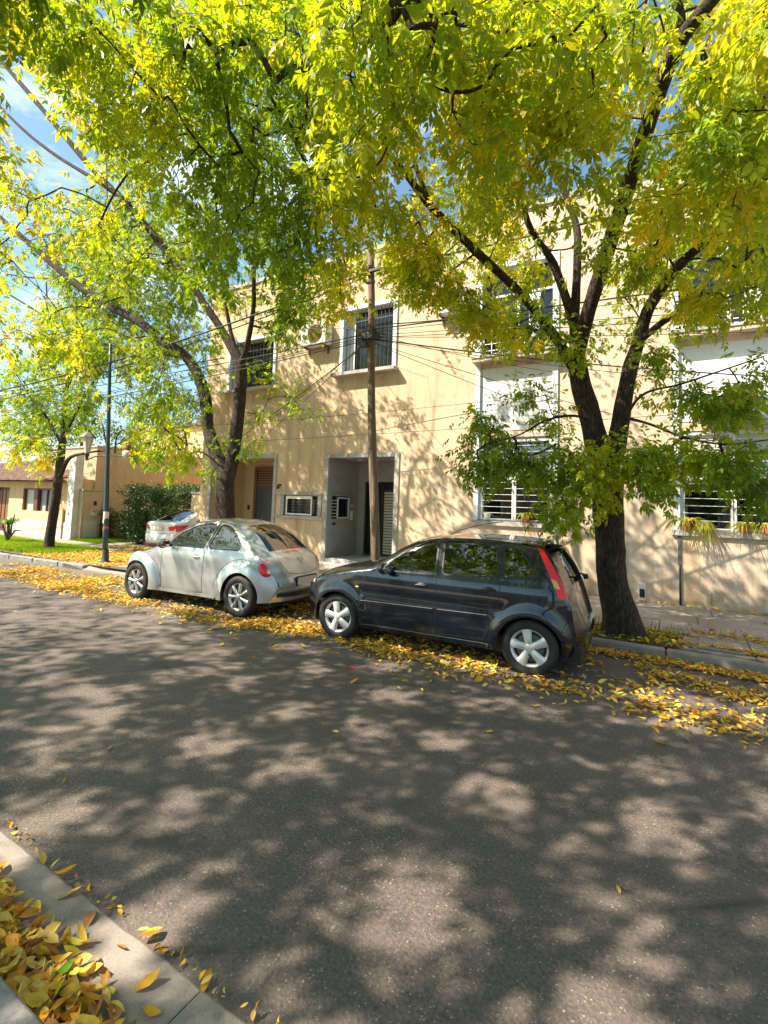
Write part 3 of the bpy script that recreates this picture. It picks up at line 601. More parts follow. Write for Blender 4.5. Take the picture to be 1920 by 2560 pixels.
hp(MB().box(-23.18, -22.35, HY+.12, HY+.13, 1.10, 1.96), 'roller_shutter', 'louver', w); hp(MB().box(-22.05, -20.97, HY+.14, HY+.15, 1.10, 1.96), 'curtain', 'curtain', w); hp(MB().box(-21.52, -21.46, HY+.08, HY+.12, 1.10, 1.96), 'mullion', 'trim_black', w)
d = hp(MB().box(-25.9, -24.45, HY+.2, HY+.25, .12, 2.02), 'door', 'door_brown')
for i in range(4): hp(MB().box(-25.8+i*.34, -25.54+i*.34, HY+.17, HY+.2, .3, 1.9, b=.01), 'panel', 'wood_door', d)
hp(MB().box(-20.42, -20.28, HY-.14, HY, 1.62, 1.9, b=.02), 'wall_lantern', 'panel_white')
hp(MB().box(-19.98, -19.88, HY-.05, HY-.032, .12, 1.25), 'conduit', 'frame_rust')
rb = MB(); x0, x1, ye, yr, ze, zr = -34.2, -19.9, HY-.45, HY+2.6, 2.30, 3.35
rb.quad((x0, ye, ze), (x1, ye, ze), (x1-2.2, yr, zr), (x0, yr, zr)); rb.quad((x1, ye, ze), (x1, HY+7, ze), (x1-2.2, yr+.5, zr), (x1-2.2, yr, zr)); rb.quad((x0, ye, ze-.02), (x0, ye+.5, ze-.02), (x1, ye+.5, ze-.02), (x1, ye, ze-.02))
rf = hp(rb, 'roof', 'tile')
tb = MB(); nx, ny = 64, 11
for j in range(ny):
    t0, t1 = j/ny, (j+1.15)/ny
    for i in range(nx):
        a = x0+(x1-x0)*i/nx; c_ = a+(x1-x0)/nx*.92; k0 = x1-2.2*t0
        if c_ > k0: continue
        za, zb = ze+(zr-ze)*t0+.05+random.uniform(-.01, .015), ze+(zr-ze)*min(t1, 1)+.02; ya, yb = ye+(yr-ye)*t0-.02, ye+(yr-ye)*min(t1, 1); mx = (a+c_)/2
        tb.add([(a, ya, za-.03), (mx, ya, za+.035), (c_, ya, za-.03), (a, yb, zb-.03), (mx, yb, zb+.03), (c_, yb, zb-.03)], [(0, 1, 4, 3), (1, 2, 5, 4), (0, 2, 1)])
hp(tb, 'roof_tiles', 'tile', rf, kind='stuff')
# white boundary pillar with its number, meter cabinet, tall side wall
pi = empty('boundary_pillar', (-19.55, 9.96, .12), label='tall white rendered pillar with a vertical house number', cat='pillar')
bx('pillar', 'render_white', pi, -.15, .28, -.05, .25, 0, 3.25, b=.01)
def textobj(txt, size, m, parent, loc, rot=(rad(90), 0, 0), name='lettering'):
    cu = bpy.data.curves.new(name, 'FONT'); cu.body = txt; cu.size = size; cu.extrude = .003; cu.align_x = 'CENTER'
    o = bpy.data.objects.new(name, cu); dg = bpy.context.evaluated_depsgraph_get(); COL.objects.link(o); bpy.context.view_layer.update()
    me = bpy.data.meshes.new_from_object(o.evaluated_get(bpy.context.evaluated_depsgraph_get())); bpy.data.objects.remove(o)
    o = bpy.data.objects.new(name, me); COL.objects.link(o); me.materials.clear(); me.materials.append(M[m]); o.parent = parent; o.location = loc; o.rotation_euler = rot; return o
for i, ch in enumerate('4718'): textobj(ch, .17, 'trim_black', pi, (.06, -.056, 1.38-i*.155), name='house_number')
cb = empty('meter_cabinet', (-19.25, 10.12, .12), label='beige rendered meter cabinet standing against the white pillar', cat='meter cabinet')
bx('casing', 'stucco_dull', cb, -.02, .22, .0, .72, 0, 1.85, b=.01); bx('cap', 'marble', cb, -.04, .25, -.02, .75, 1.851, 1.91, b=.005)
bx('access_door', 'louver', cb, .221, .235, .10, .60, .08, .72); bx('vent', 'trim_black', cb, .221, .230, .42, .54, 1.30, 1.46); bx('mailbox', 'render_white', cb, .221, .26, .34, .58, .92, 1.1); bx('mail_slot', 'door_brown', cb, .261, .266, .38, .54, 1.05, 1.08)
sw = empty('side_wall', (-20.6, 10.9, .12), label='tall blank beige wall of the neighbouring house behind the lamp post', cat='wall')
bx('wall', 'stucco_dull', sw, -4, .9, 0, 9, 0, 3.6); bx('coping', 'marble', sw, -4.05, .93, -.03, 9.03, 3.602, 3.68)
nb = empty('rear_house', (-24.5, 17, .12), label='peach rendered house wall set back above the hedge', cat='house')
bx('wall', 'stucco_peach', nb, -2.6, 11.0, 0, 4, 0, 3.5); bx('upper_wall', 'stucco_peach', nb, -2.6, 11.0, .5, 4, 3.502, 5.6); bx('coping', 'frame_rust', nb, -2.7, 11.1, -.06, .5, 3.502, 3.58)
w = bx('window', 'metal_white', nb, .1, 1.5, .44, .498, 3.9, 4.9); bx('pane', 'glass_dark', w, .16, .77, .43, .439, 3.96, 4.84); bx('pane', 'glass_dark', w, .83, 1.44, .43, .439, 3.96, 4.84)
bx('roof', 'tile', nb, -2.8, 11.2, .3, 4.2, 5.61, 5.75)
gp = empty('gate_pillar', (-13.7, 10.95, .12), label='grey gate pillar with a small black meter window beside the yellow building', cat='pillar')
bx('pillar', 'stucco_dull', gp, -.24, .22, 0, .4, 0, 1.86, b=.005); bx('cap', 'marble', gp, -.27, .24, -.03, .43, 1.862, 1.93, b=.005)
f = bx('meter_frame', 'trim_black', gp, -.11, .07, -.02, -.001, .86, 1.14); bx('pane', 'louver', f, -.06, .02, -.026, -.0205, .90, 1.10)

# ------------------------------------------------------------------ cars
def inpoly(p, poly):
    x, z = p; c = False; j = len(poly)-1
    for i in range(len(poly)):
        xi, zi = poly[i]; xj, zj = poly[j]
        if (zi > z) != (zj > z) and x < (xj-xi)*(z-zi)/(zj-zi)+xi: c = not c
        j = i
    return c
def resample(poly, st):
    out = []
    for a, b in zip(poly, poly[1:]+poly[:1]):
        n = max(1, int(math.hypot(b[0]-a[0], b[1]-a[1])/st))
        for i in range(n): out.append((a[0]+(b[0]-a[0])*i/n, a[1]+(b[1]-a[1])*i/n))
    return out
def arc_poly(cx, cz, r, n=36): return [(cx+r*math.cos(2*math.pi*i/n), cz+r*math.sin(2*math.pi*i/n)) for i in range(n)]
def rounded(poly, it=2, q=.04):
    for _ in range(it):
        o = []
        for a, b in zip(poly, poly[1:]+poly[:1]):
            d = min(.3, q/max(1e-6, math.dist(a, b))); o += [(a[0]*(1-d)+b[0]*d, a[1]*(1-d)+b[1]*d), (a[0]*d+b[0]*(1-d), a[1]*d+b[1]*(1-d))]
        poly = o; q *= .35
    return poly
def side_panel(name, m, root, f, s, poly, holes=(), off=0., step=.04, label=None, creases=()):
    V = []; E = []
    def ring(p):
        q = resample(p, step); n = len(V); V.extend(q); E.extend((n+i, n+(i+1) % len(q)) for i in range(len(q)))
    ring(poly)
    for h in holes: ring(h)
    for c in creases:
        c = [p for p in c if inpoly(p, poly)]
        n = len(V); V.extend(c); E.extend((n+i, n+i+1) for i in range(len(c)-1) if math.dist(c[i], c[i+1]) < .2)
    x0, x1 = min(p[0] for p in poly), max(p[0] for p in poly); z0, z1 = min(p[1] for p in poly), max(p[1] for p in poly)
    x = x0+step/2; k = 0
    while x < x1:
        z = z0+step*(.5+.5*(k % 2))
        while z < z1:
            if inpoly((x, z), poly): V.append((x+.0011*math.sin(z*91), z))
            z += step
        x += step*.9; k += 1
    r = delaunay_2d_cdt([Vector(v) for v in V], E, [], 0, 1e-5)
    vs, fs = r[0], r[2]; keep = []
    for fc in fs:
        c = (sum(vs[i][0] for i in fc)/len(fc), sum(vs[i][1] for i in fc)/len(fc))
        if inpoly(c, poly) and not any(inpoly(c, h) for h in holes): keep.append(tuple(fc))
    used = sorted({i for fc in keep for i in fc}); mp = {u: i for i, u in enumerate(used)}
    pts = []; nr = []
    for u in used:
        x, z = vs[u]; e = .006; y = f(x, z); fx = (f(x+e, z)-f(x-e, z))/(2*e); fz = (f(x, z+e)-f(x, z-e))/(2*e)
        nv = Vector((-fx, s, -fz)).normalized(); nr.append(nv); pts.append((x+nv.x*off, s*y+nv.y*off, z+nv.z*off))
    F = []
    for fc in keep:
        fc = [mp[i] for i in fc]; a, b, c = (Vector(pts[i]) for i in fc[:3])
        if (b-a).cross(c-a).y*s < 0: fc = fc[::-1]
        F.append(tuple(fc))
    mb = MB(); mb.v = pts; mb.f = F; o = mb.build(name, m, root, smooth=True, label=label)
    o.data.normals_split_custom_set_from_vertices(nr); return o
def lerp_prof(pts, x):
    if x <= pts[0][0]: return pts[0][1]
    for a, b in zip(pts[:-1], pts[1:]):
        if x <= b[0]: return a[1]+(b[1]-a[1])*(x-a[0])/(b[0]-a[0])
    return pts[-1][1]
def shell(root, f, st, segs, K=12, n=5):
    """st: stations (xe,ze, [xi,yi,zi] or None, xc,zc); segs: (first, last, name, material, tlo) loft pieces"""
    rows = []
    for q in st:
        xe, ze, inn, xc, zc = q; ye = f(xe, ze)
        if inn is None:
            t = .72; xi = xc+(xe-xc)*t**2.6; zi = zc+(ze-zc)*t**3.0; yi = ye*t
        else: xi, yi, zi = inn
        rows.append((xe, ye, ze, xi, yi, zi, xc, zc))
    dense = smoothpath(rows, n)
    def cross(r):
        xe, ye, ze, xi, yi, zi, xc, zc = r; o = []
        for k in range(K+1):                                # centre to inner, crowned
            t = k/K; y = yi*t; u = t*yi/max(ye, .01); bl = t**2.2; o.append((xc+(xi-xc)*bl, y, zc+(zi-zc)*bl))
        for k in range(1, 4): t = k/3; o.append((xi+(xe-xi)*t, yi+(ye-yi)*t, zi+(ze-zi)*(t**1.25)))
        return o
    C = [cross(r) for r in dense]; made = {}
    for (a, b, name, m, lo, hi) in segs:                    # lo..hi: cross index range from the centre
        mb = MB(); ncr = len(C[0])
        for s in (1, -1):
            if lo > 0: mb = MB()
            vs = []
            rr = C[a*n:b*n+1]
            ks = range(int(lo*(ncr-1)), int(round(hi*(ncr-1)))+1)
            for c in rr: vs += [(c[k][0], s*c[k][1], c[k][2]) for k in ks]
            w = len(ks); fs = []
            for i in range(len(rr)-1):
                for k in range(w-1):
                    q = (i*w+k, i*w+k+1, (i+1)*w+k+1, (i+1)*w+k); fs.append(q if s < 0 else q[::-1])
            mb.add(vs, fs)
            if lo > 0: made[name] = mb.build(name, m, root, smooth=True)
        if lo > 0: continue
        o = mb.build(name, m, root, smooth=True)
        bm_weld(o); made[name] = o
    return made
import bmesh
def bm_weld(o, d=1e-4):
    bm = bmesh.new(); bm.from_mesh(o.data); bmesh.ops.remove_doubles(bm, verts=bm.verts, dist=d); bmesh.ops.recalc_face_normals(bm, faces=bm.faces); bm.to_mesh(o.data); bm.free()
def ribbon(f, s, pts, w=.006, off=.0015, name='door_seam', m='trim_black', root=None, st=.04):
    P = []
    for a, b in zip(pts[:-1], pts[1:]):
        n = max(1, int(math.dist(a, b)/st)); P += [(a[0]+(b[0]-a[0])*i/n, a[1]+(b[1]-a[1])*i/n) for i in range(n)]
    P.append(pts[-1]); vs = []
    for i, p in enumerate(P):
        q0, q1 = P[max(i-1, 0)], P[min(i+1, len(P)-1)]; d = (q1[0]-q0[0], q1[1]-q0[1]); L = math.hypot(*d); nx, nz = -d[1]/L*w/2, d[0]/L*w/2
        for g in (1, -1): x, z = p[0]+nx*g, p[1]+nz*g; vs.append((x, s*(f(x, z)+off), z))
    return MB().add(vs, [(2*i, 2*i+1, 2*i+3, 2*i+2) for i in range(len(P)-1)]).build(name, m, root)
def wheel(root, x, y, s, R, rr, kind, wd=.19):
    t = MB().lathe([(rr-.01, .05), (rr, .0), (rr+.012, -.008), (R-.05, -.018), (R-.018, -.008), (R, .015), (R, wd-.015), (R-.018, wd), (rr, wd-.02)], 48, 'y').build('wheel', 'rubber', root, smooth=True)
    t.location = (x, y, R-.004); t.rotation_euler = (0, random.uniform(0, 1), 0 if s < 0 else math.pi)
    MB().lathe([(rr, -.002), (rr+.0, .006), (rr-.018, .012), (rr-.03, .05)], 48, 'y').build('rim', 'alloy' if kind == 'alloy' else 'hub_plastic', t, smooth=True)
    MB().lathe([(0, .06), (rr-.01, .06)], 32, 'y').build('wheel_well', 'trim_black', t)
    MB().lathe([(0, .055), (rr*.72, .055), (rr*.72, .05), (rr*.66, .048), (rr*.3, .045)], 32, 'y').build('brake_disc', 'cable_grey', t)
    n = 7 if kind == 'alloy' else 5
    for k in range(n):
        a = 2*math.pi*k/n; b = MB()
        if kind == 'alloy': pr = [(.035, .036, .004), (.09, .042, -.0), (rr-.03, .068, .004), (rr-.006, .080, .008)]
        else: pr = [(.04, .075, .002), (.08, .085, -.008), (rr*.60, .090, -.004), (rr-.03, .112, .002), (rr-.004, .150, .006)]
        vs = []
        for (r_, w_, d_) in pr:
            for (g, dd) in ((-1, .022), (-.8, 0), (0, -.004), (.8, 0), (1, .022)): vs.append((r_*math.cos(a)-g*w_/2*math.sin(a), d_+dd, r_*math.sin(a)+g*w_/2*math.cos(a)))
        b.add(vs, [(i*5+k2, i*5+k2+1, (i+1)*5+k2+1, (i+1)*5+k2) for i in range(len(pr)-1) for k2 in range(4)])
        b.build('spoke', 'alloy' if kind == 'alloy' else 'hub_plastic', t, smooth=True)
    MB().lathe([(0, -.010), (.034, -.008), (.05, .0), (.052, .03)], 20, 'y').build('hub_cap', 'alloy' if kind == 'alloy' else 'hub_plastic', t, smooth=True)
    for k in range(4 if kind != 'alloy' else 5):
        a = 2*math.pi*(k+.5)/(4 if kind != 'alloy' else 5); MB().lathe([(0, -.004), (.008, -.004), (.009, .0)], 8, 'y', (.072*math.cos(a), -.004, .072*math.sin(a))).build('wheel_nut', 'trim_black', t)
def interior(root, xs, hw, floor=.30, belt=.95, wheel_y=-.34):
    MB().box(-.45, 3.0, -hw+.12, hw-.12, .17, .34).build('underbody', 'trim_black', root)
    MB().box(.30, 2.2, -hw+.10, hw-.10, .34, .36).build('floor', 'trim_black', root)
    for x in (0, xs['wb']):
        for s in (-1, 1): MB().box(x-.42, x+.42, s*(hw-.42)-.13 if s > 0 else s*(hw-.42)-.13, s*(hw-.42)+.13, .25, .72).build('wheel_housing', 'trim_black', root)
    MB().box(.40, .78, -hw+.12, hw-.12, .60, belt+.0, b=.03).build('dashboard', 'trim_black', root)
    for s in (-1, 1):
        t = MB().box(1.15, 1.65, s*.34-.23, s*.34+.23, .42, .58, b=.04).build('seat', 'seat_cloth', root)
        b = MB().box(-.07, .07, -.22, .22, 0, .56, b=.04).build('seat_back', 'seat_cloth', t); b.location = (1.68, s*.34, .55); b.rotation_euler = (0, .28, 0)
        b = MB().box(-.04, .04, -.12, .12, 0, .18, b=.03).build('headrest', 'seat_cloth', t); b.location = (1.84, s*.34, 1.13); b.rotation_euler = (0, .15, 0)
    MB().box(xs['rs']-.05, xs['rs']+.12, -.62, .62, .50, 1.08, b=.05).build('rear_seat', 'seat_cloth', root)
    b = MB(); c = Vector((.90, wheel_y, .95)); nrm = Vector((.85, 0, .45)).normalized(); u = Vector((0, 1, 0)); v = nrm.cross(u)
    b.tube([c+(u*math.cos(i*math.pi/12)+v*math.sin(i*math.pi/12))*.175 for i in range(25)], .014, 6)
    for a in (0, math.pi, 1.5*math.pi): b.tube([c, c+(u*math.cos(a)+v*math.sin(a))*.17], .014, 5)
    b.build('steering_wheel', 'trim_black', root, smooth=True)
def ell(mb, c, r, n=14, cut=None):
    vs = []; m_ = 9
    for i in range(m_+1):
        th = math.pi*i/m_
        for k in range(n): ph = 2*math.pi*k/n; vs.append((c[0]+r[0]*math.sin(th)*math.cos(ph), c[1]+r[1]*math.sin(th)*math.sin(ph), c[2]+r[2]*math.cos(th)))
    return mb.add(vs, [(i*n+k, i*n+(k+1) % n, (i+1)*n+(k+1) % n, (i+1)*n+k) for i in range(m_) for k in range(n)])

# ---- dark five door hatchback
def dark_hatch():
    root = empty('parked_car', (-3.985, 6.40, 0), .040, 'dark grey five door hatchback parked at the kerb beside the large tree', 'car', 'cars parked along the kerb')
    WB = 2.49; R = .306
    root.scale = (1.03, 1, 1)
    E = [(-.58, .20, -.76, .20), (-.64, .38, -.82, .38), (-.62, .54, -.80, .55), (-.55, .66, -.75, .67), (-.42, .775, -.62, .80), (-.18, .865, -.33, .91), (.15, .945, .05, 1.0), (.50, 1.02, .38, 1.07),
         (.88, 1.26, .76, 1.30), (1.20, 1.415, 1.10, 1.44), (1.70, 1.462, 1.70, 1.492), (2.22, 1.452, 2.22, 1.488), (2.60, 1.395, 2.66, 1.44), (2.74, 1.19, 2.83, 1.23), (2.84, .98, 2.92, 1.02), (2.90, .80, 2.98, .83),
         (2.93, .63, 3.03, .65), (2.95, .45, 3.07, .48), (2.88, .24, 3.01, .24)]
    top = [(e[0], e[1]) for e in E[3:16]]
    def f(x, z):
        w = .835-.20*max(0, .45-z)**1.5
        w -= .030*max(0, min(1, (z-.75)/.25))**2*.8
        w -= .44*.045*math.log1p(math.exp(min(30, (z-.99)/.045)))
        u = max(0, (-.10-x)/.52); w -= .25*u**2.3
        u = max(0, (x-2.42)/.52); w -= .13*u**2.2
        for cx in (0, WB):
            r = math.hypot(x-cx, z-.30); w += .034*math.exp(-((max(r, .37)-.37)/.085)**2)
        if z > .55:
            d = lerp_prof(top, x)-z
            if d < .05: w -= .03*((.05-max(d, -.01))/.05)**2
        w -= .010*math.exp(-((z-.68)/.05)**2)*(.35 < x < 2.2)
        return w
    fw = [(.60, .985), (1.37, 1.005), (1.345, 1.425), (1.19, 1.395), (.90, 1.24)]
    rw = [(1.455, 1.01), (2.13, 1.045), (2.09, 1.40), (1.75, 1.425), (1.425, 1.428)]
    qw = [(2.205, 1.05), (2.55, 1.085), (2.49, 1.20), (2.33, 1.375), (2.165, 1.40)]
    tl = [(2.535, 1.40), (2.60, 1.385), (2.72, 1.20), (2.83, .99), (2.872, .87), (2.785, .875), (2.72, 1.03), (2.62, 1.24)]
    outl = [(e[0], e[1]) for e in E]+[(2.2, .235), (.3, .225)]
    
    arch = [arc_poly(0, .30, .355), arc_poly(WB, .30, .355)]
    d1 = [(.36, .27), (1.40, .30), (1.395, 1.437), (1.19, 1.41), (.88, 1.25), (.56, 1.04), (.42, .98), (.34, .62)]
    d2 = [(1.40, .30), (1.98, .32), (2.06, .52), (2.14, .68), (2.17, 1.06), (2.125, 1.42), (1.75, 1.444), (1.395, 1.437)]
    for s in (-1, 1):
        side_panel('body_side', 'paint_grey', root, f, s, outl, arch+[qw, tl, d1, d2])
        a = side_panel('front_door', 'paint_grey', root, f, s, d1, [rounded(fw)])
        side_panel('window', 'glass_green', a, f, s, rounded(fw), off=-.006)
        b = side_panel('rear_door', 'paint_grey', root, f, s, d2, [rounded(rw)]+arch)
        side_panel('window', 'glass_tint', b, f, s, rounded(rw), off=-.006)
        side_panel('quarter_window', 'glass_tint', root, f, s, qw, off=-.003)
        side_panel('tail_light', 'lamp_red', root, f, s, tl, off=.004, step=.03)
        side_panel('indicator', 'lamp_amber', root, f, s, [(2.70, 1.08), (2.76, 1.06), (2.80, .97), (2.74, .98)], off=.006, step=.03)
        for dr, wv in ((a, fw), (b, rw)):
            w_ = rounded(wv); ribbon(f, s, w_+w_[:1], .018, .002, 'window_seal', 'trim_black', dr)
        ribbon(f, s, qw+qw[:1], .016, .001, 'window_seal', 'trim_black', root)
        ribbon(f, s, d1+d1[:1], .008, .002, 'door_seam', 'trim_black', root); ribbon(f, s, d2+d2[:1], .008, .002, 'door_seam', 'trim_black', root)
        ribbon(f, s, [(-.60, .575), (-.42, .60), (-.34, .52)], .007, .002, 'bumper_seam', 'trim_black', root)
        ribbon(f, s, [(2.82, .50), (2.86, .61), (2.93, .63)], .007, .002, 'bumper_seam', 'trim_black', root)
        st = ribbon(f, s, [(.37, .555), (1.36, .575)], .036, .010, 'rubbing_strip', 'paint_grey', a); ribbon(f, s, [(1.42, .577), (2.02, .59)], .036, .010, 'rubbing_strip', 'paint_grey', b)
        ribbon(f, s, [(.37, .574), (1.36, .594)], .006, .012, 'strip_edge', 'alloy', a); ribbon(f, s, [(1.42, .596), (2.02, .608)], .006, .012, 'strip_edge', 'alloy', b)
        ribbon(f, s, [(.38, .245), (2.05, .255)], .05, .012, 'sill_cover', 'paint_grey', root); ribbon(f, s, [(.38, .268), (2.05, .279)], .005, .014, 'sill_edge', 'alloy', root)
        for (x, z, p) in ((1.20, .86, a), (2.04, .90, b)):
            y = s*(f(x, z)+.012); h = ell(MB(), (x, y, z), (.085, .022, .016)).build('handle', 'trim_black', p, smooth=True)
            ell(MB(), (x-.0, s*(f(x, z)-.006), z-.004), (.07, .012, .034)).build('handle_cup', 'trim_black', p, smooth=True)
        mr = ell(MB(), (.74, s*.935, 1.035), (.075, .115, .078)).build('wing_mirror', 'paint_grey', root, smooth=True)
        MB().box(.70, .80, min(s*.80, s*.88), max(s*.80, s*.88), .97, 1.02, b=.01).build('mirror_arm', 'trim_black', mr)
        ell(MB(), (.79, s*.935, 1.035), (.03, .10, .066)).build('mirror_glass', 'glass_tint', mr, smooth=True)
        hl = ell(MB(), (-.42, s*.60, .705), (.13, .10, .07)).build('headlight', 'lamp_clear', root, smooth=True); hl.rotation_euler = (0, 0, 0)
        ell(MB(), (.30, s*(f(.30, .72)+.002), .74), (.028, .010, .012)).build('side_repeater', 'lamp_amber', root, smooth=True)
        # flares
        for cx in (0, WB):
            pts = []
            for i in range(19):
                a0 = math.radians(-12+204*i/18); x, z = cx+.357*math.cos(a0), .30+.357*math.sin(a0)
                if z > .21: pts.append((x, z))
            ribbon(f, s, pts, .018, .006, 'arch_lip', 'paint_grey', root)
        wheel(root, 0, s*.815, s, R, .208, 'cover'); wheel(root, WB, s*.815, s, R, .208, 'cover')
    st = [(e[0], e[1], None, e[2], e[3]) for e in E]
    shell(root, f, st, [(0, 3, 'front_bumper', 'paint_grey', 0, 1), (3, 7, 'bonnet', 'paint_grey', 0, 1), (7, 9, 'windscreen', 'glass_green', 0, .87), (7, 9, 'windscreen_pillar', 'paint_grey', .8, 1),
                        (9, 12, 'roof', 'paint_grey', 0, 1), (12, 14, 'rear_window', 'glass_tint', 0, .8), (12, 14, 'rear_pillar', 'paint_grey', .8, 1), (14, 16, 'tailgate', 'paint_grey', 0, 1), (16, 18, 'rear_bumper', 'paint_grey', 0, 1)])
    MB().box(-.80, -.74, -.35, .35, .56, .64, b=.01).build('grille', 'trim_black', root)
    MB().box(3.045, 3.06, -.20, .20, .52, .62).build('number_plate', 'plate', root)
    b = MB().box(2.60, 2.78, -.50, .50, 1.43, 1.455, b=.008); b.build('spoiler', 'paint_grey', root)
    MB().tube([(2.95, 0, 1.06), (2.98, -.02, 1.08), (2.955, -.30, 1.12)], .012, 6).tube([(2.96, -.02, 1.05), (3.01, -.02, 1.06)], .03, 8).build('rear_wiper', 'trim_black', root)
    MB().tube([(1.22, .0, 1.44), (1.42, .0, 1.535), (1.72, .0, 1.625), (1.98, .0, 1.675)], .005, 5).build('aerial', 'trim_black', root)
    MB().tube([(.35, -.6, 1.03), (.75, -.2, 1.23)], .008, 5).build('wiper', 'trim_black', root)
    interior(root, {'wb': WB, 'rs': 2.25}, .78); return root
dark_hatch()

# ---- silver rounded two door
def silver_round():
    root = empty('parked_car', (-8.40, 6.31, 0), .060, 'silver rounded two door car with bulging fenders parked in front of the dark hatchback', 'car', 'cars parked along the kerb')
    WB = 2.51; R = .322
    root.scale = (.975, 1, 1)
    S = [(-.50, .24, None, -.76, .22), (-.60, .40, None, -.80, .42), (-.57, .55, None, -.77, .58), (-.46, .68, None, -.68, .70), (-.30, .785, (-.40, .46, .745), -.55, .80), (-.05, .852, (-.14, .53, .835), -.22, .905),
         (.22, .822, (.15, .60, .915), .08, .985), (.46, .905, (.42, .66, .965), .34, 1.035), (.64, 1.005, (.62, .68, 1.02), .52, 1.085), (.86, 1.245, None, .75, 1.31), (1.18, 1.41, None, 1.10, 1.46), (1.52, 1.465, None, 1.52, 1.508),
         (1.88, 1.45, None, 1.90, 1.497), (2.18, 1.36, None, 2.24, 1.43), (2.48, 1.185, None, 2.58, 1.28), (2.74, .975, None, 2.89, 1.05), (2.93, .86, (3.0, .52, .92), 3.05, .93), (3.02, .74, (3.1, .5, .76), 3.15, .77),
         (3.07, .62, None, 3.20, .64), (3.12, .48, None, 3.25, .5), (3.02, .26, None, 3.18, .26)]
    top = [(q[0], q[1]) for q in S[8:16]]
    FE = ((0, .30, .60, .555), (2.54, .32, .64, .57))
    def f(x, z):
        w = .785-.12*max(0, .5-z)**1.3
        w -= .02*max(0, min(1, (z-.8)/.2))**2; w -= .50*.04*math.log1p(math.exp(min(30, (z-.99)/.04)))
        u = max(0, (-.05-x)/.55); g = .27*u**2.3
        u = max(0, (x-2.60)/.5); g += .20*u**2.2
        for (cx, cz, rx, rz) in FE:
            r = math.sqrt(((x-cx)/rx)**2+((z-cz)/rz)**2)
            if r < 1: w = max(w, .725+.14*math.sqrt(1-r**4.5))
        if z > .9 and x > .6:
            d = lerp_prof(top, x)-z
            if d < .08: w -= .04*((.08-max(d, -.01))/.08)**2
        return w-g
    fw = [(.66, 1.005), (1.60, 1.012), (1.69, 1.415), (1.50, 1.425), (1.20, 1.375), (.90, 1.22)]
    rw = [(1.685, 1.012), (2.42, 1.025), (2.37, 1.14), (2.20, 1.29), (1.98, 1.39), (1.78, 1.415)]
    outl = [(q[0], q[1]) for q in S]+[(2.1, .22), (.5, .215)]
    arch = [arc_poly(0, .32, .375), arc_poly(WB, .32, .375)]
    cre = [[(cx+rx*1.0*math.cos(i*math.pi/40), cz+rz*1.0*math.sin(i*math.pi/40)) for i in range(81)] for (cx, cz, rx, rz) in FE]
    door = [(.60, .26), (1.62, .27), (1.62, .5), (1.64, 1.0), (1.735, 1.44), (1.50, 1.445), (1.18, 1.395), (.87, 1.235), (.62, 1.02), (.60, .9), (.585, .6)]
    for s in (-1, 1):
        side_panel('body_side', 'paint_silver', root, f, s, outl, arch+[door, rounded(rw)], step=.035, creases=cre)
        d = side_panel('door', 'paint_silver', root, f, s, door, [rounded(fw)])
        side_panel('window', 'glass_green', d, f, s, rounded(fw), off=-.006)
        w_ = rounded(fw); ribbon(f, s, w_+w_[:1], .016, .002, 'window_seal', 'trim_black', d)
        side_panel('quarter_window', 'glass_tint', root, f, s, rounded(rw), off=-.006)
        w_ = rounded(rw); ribbon(f, s, w_+w_[:1], .016, .002, 'window_seal', 'trim_black', root)
        ribbon(f, s, [(1.645, 1.02), (1.735, 1.415)], .045, .003, 'door_pillar', 'trim_black', root)
        ribbon(f, s, door+door[:1], .008, .002, 'door_seam', 'trim_black', root)
        for (cx, cz, rx, rz), a0, a1 in ((FE[0], 8, 60), (FE[1], 75, 172)):
            ribbon(f, s, [(cx+rx*1.01*math.cos(math.radians(a)), cz+rz*1.01*math.sin(math.radians(a))) for a in range(a0, a1, 4)], .007, .002, 'fender_seam', 'cable_grey', root)
        ribbon(f, s, [(.56, .245), (2.0, .25)], .06, .035, 'running_board', 'paint_silver', root)
        x, z = 1.46, .86; y = s*(f(x, z)+.014)
        ell(MB(), (x, y, z), (.09, .02, .018)).build('handle', 'paint_silver', d, smooth=True); ell(MB(), (x, s*(f(x, z)-.006), z), (.06, .012, .045)).build('handle_cup', 'cable_grey', d, smooth=True)
        mr = ell(MB(), (.80, s*.93, 1.05), (.085, .11, .085)).build('wing_mirror', 'cable_grey', root, smooth=True)
        MB().box(.76, .86, min(s*.78, s*.87), max(s*.78, s*.87), .99, 1.04, b=.01).build('mirror_arm', 'trim_black', mr); ell(MB(), (.86, s*.93, 1.05), (.03, .095, .07)).build('mirror_glass', 'glass_tint', mr, smooth=True)
        tl = MB().lathe([(.0, .030), (.05, .027), (.09, .014), (.112, -.012), (.118, -.03)], 28, 'z').build('tail_light', 'lamp_red', root, smooth=True)
        tl.location = (2.945, s*.665, .785); tl.rotation_euler = Vector((.80, s*.55, .35)).to_track_quat('Z', 'Y').to_euler(); tl.scale = (1.18, 1.4, 1)
        MB().lathe([(.0, .012), (.03, .010), (.045, .0)], 18, 'z', (.02, -.03, .022)).build('reversing_lamp', 'lamp_clear', tl, smooth=True)
        MB().lathe([(.118, -.03), (.128, -.022), (.13, -.04)], 28, 'z').build('bezel', 'paint_silver', tl, smooth=True)
        ell(MB(), (-.42, s*.52, .66), (.17, .13, .12)).build('headlight', 'lamp_clear', root, smooth=True)
        wheel(root, 0, s*.835, s, R, .218, 'alloy'); wheel(root, WB, s*.835, s, R, .218, 'alloy')
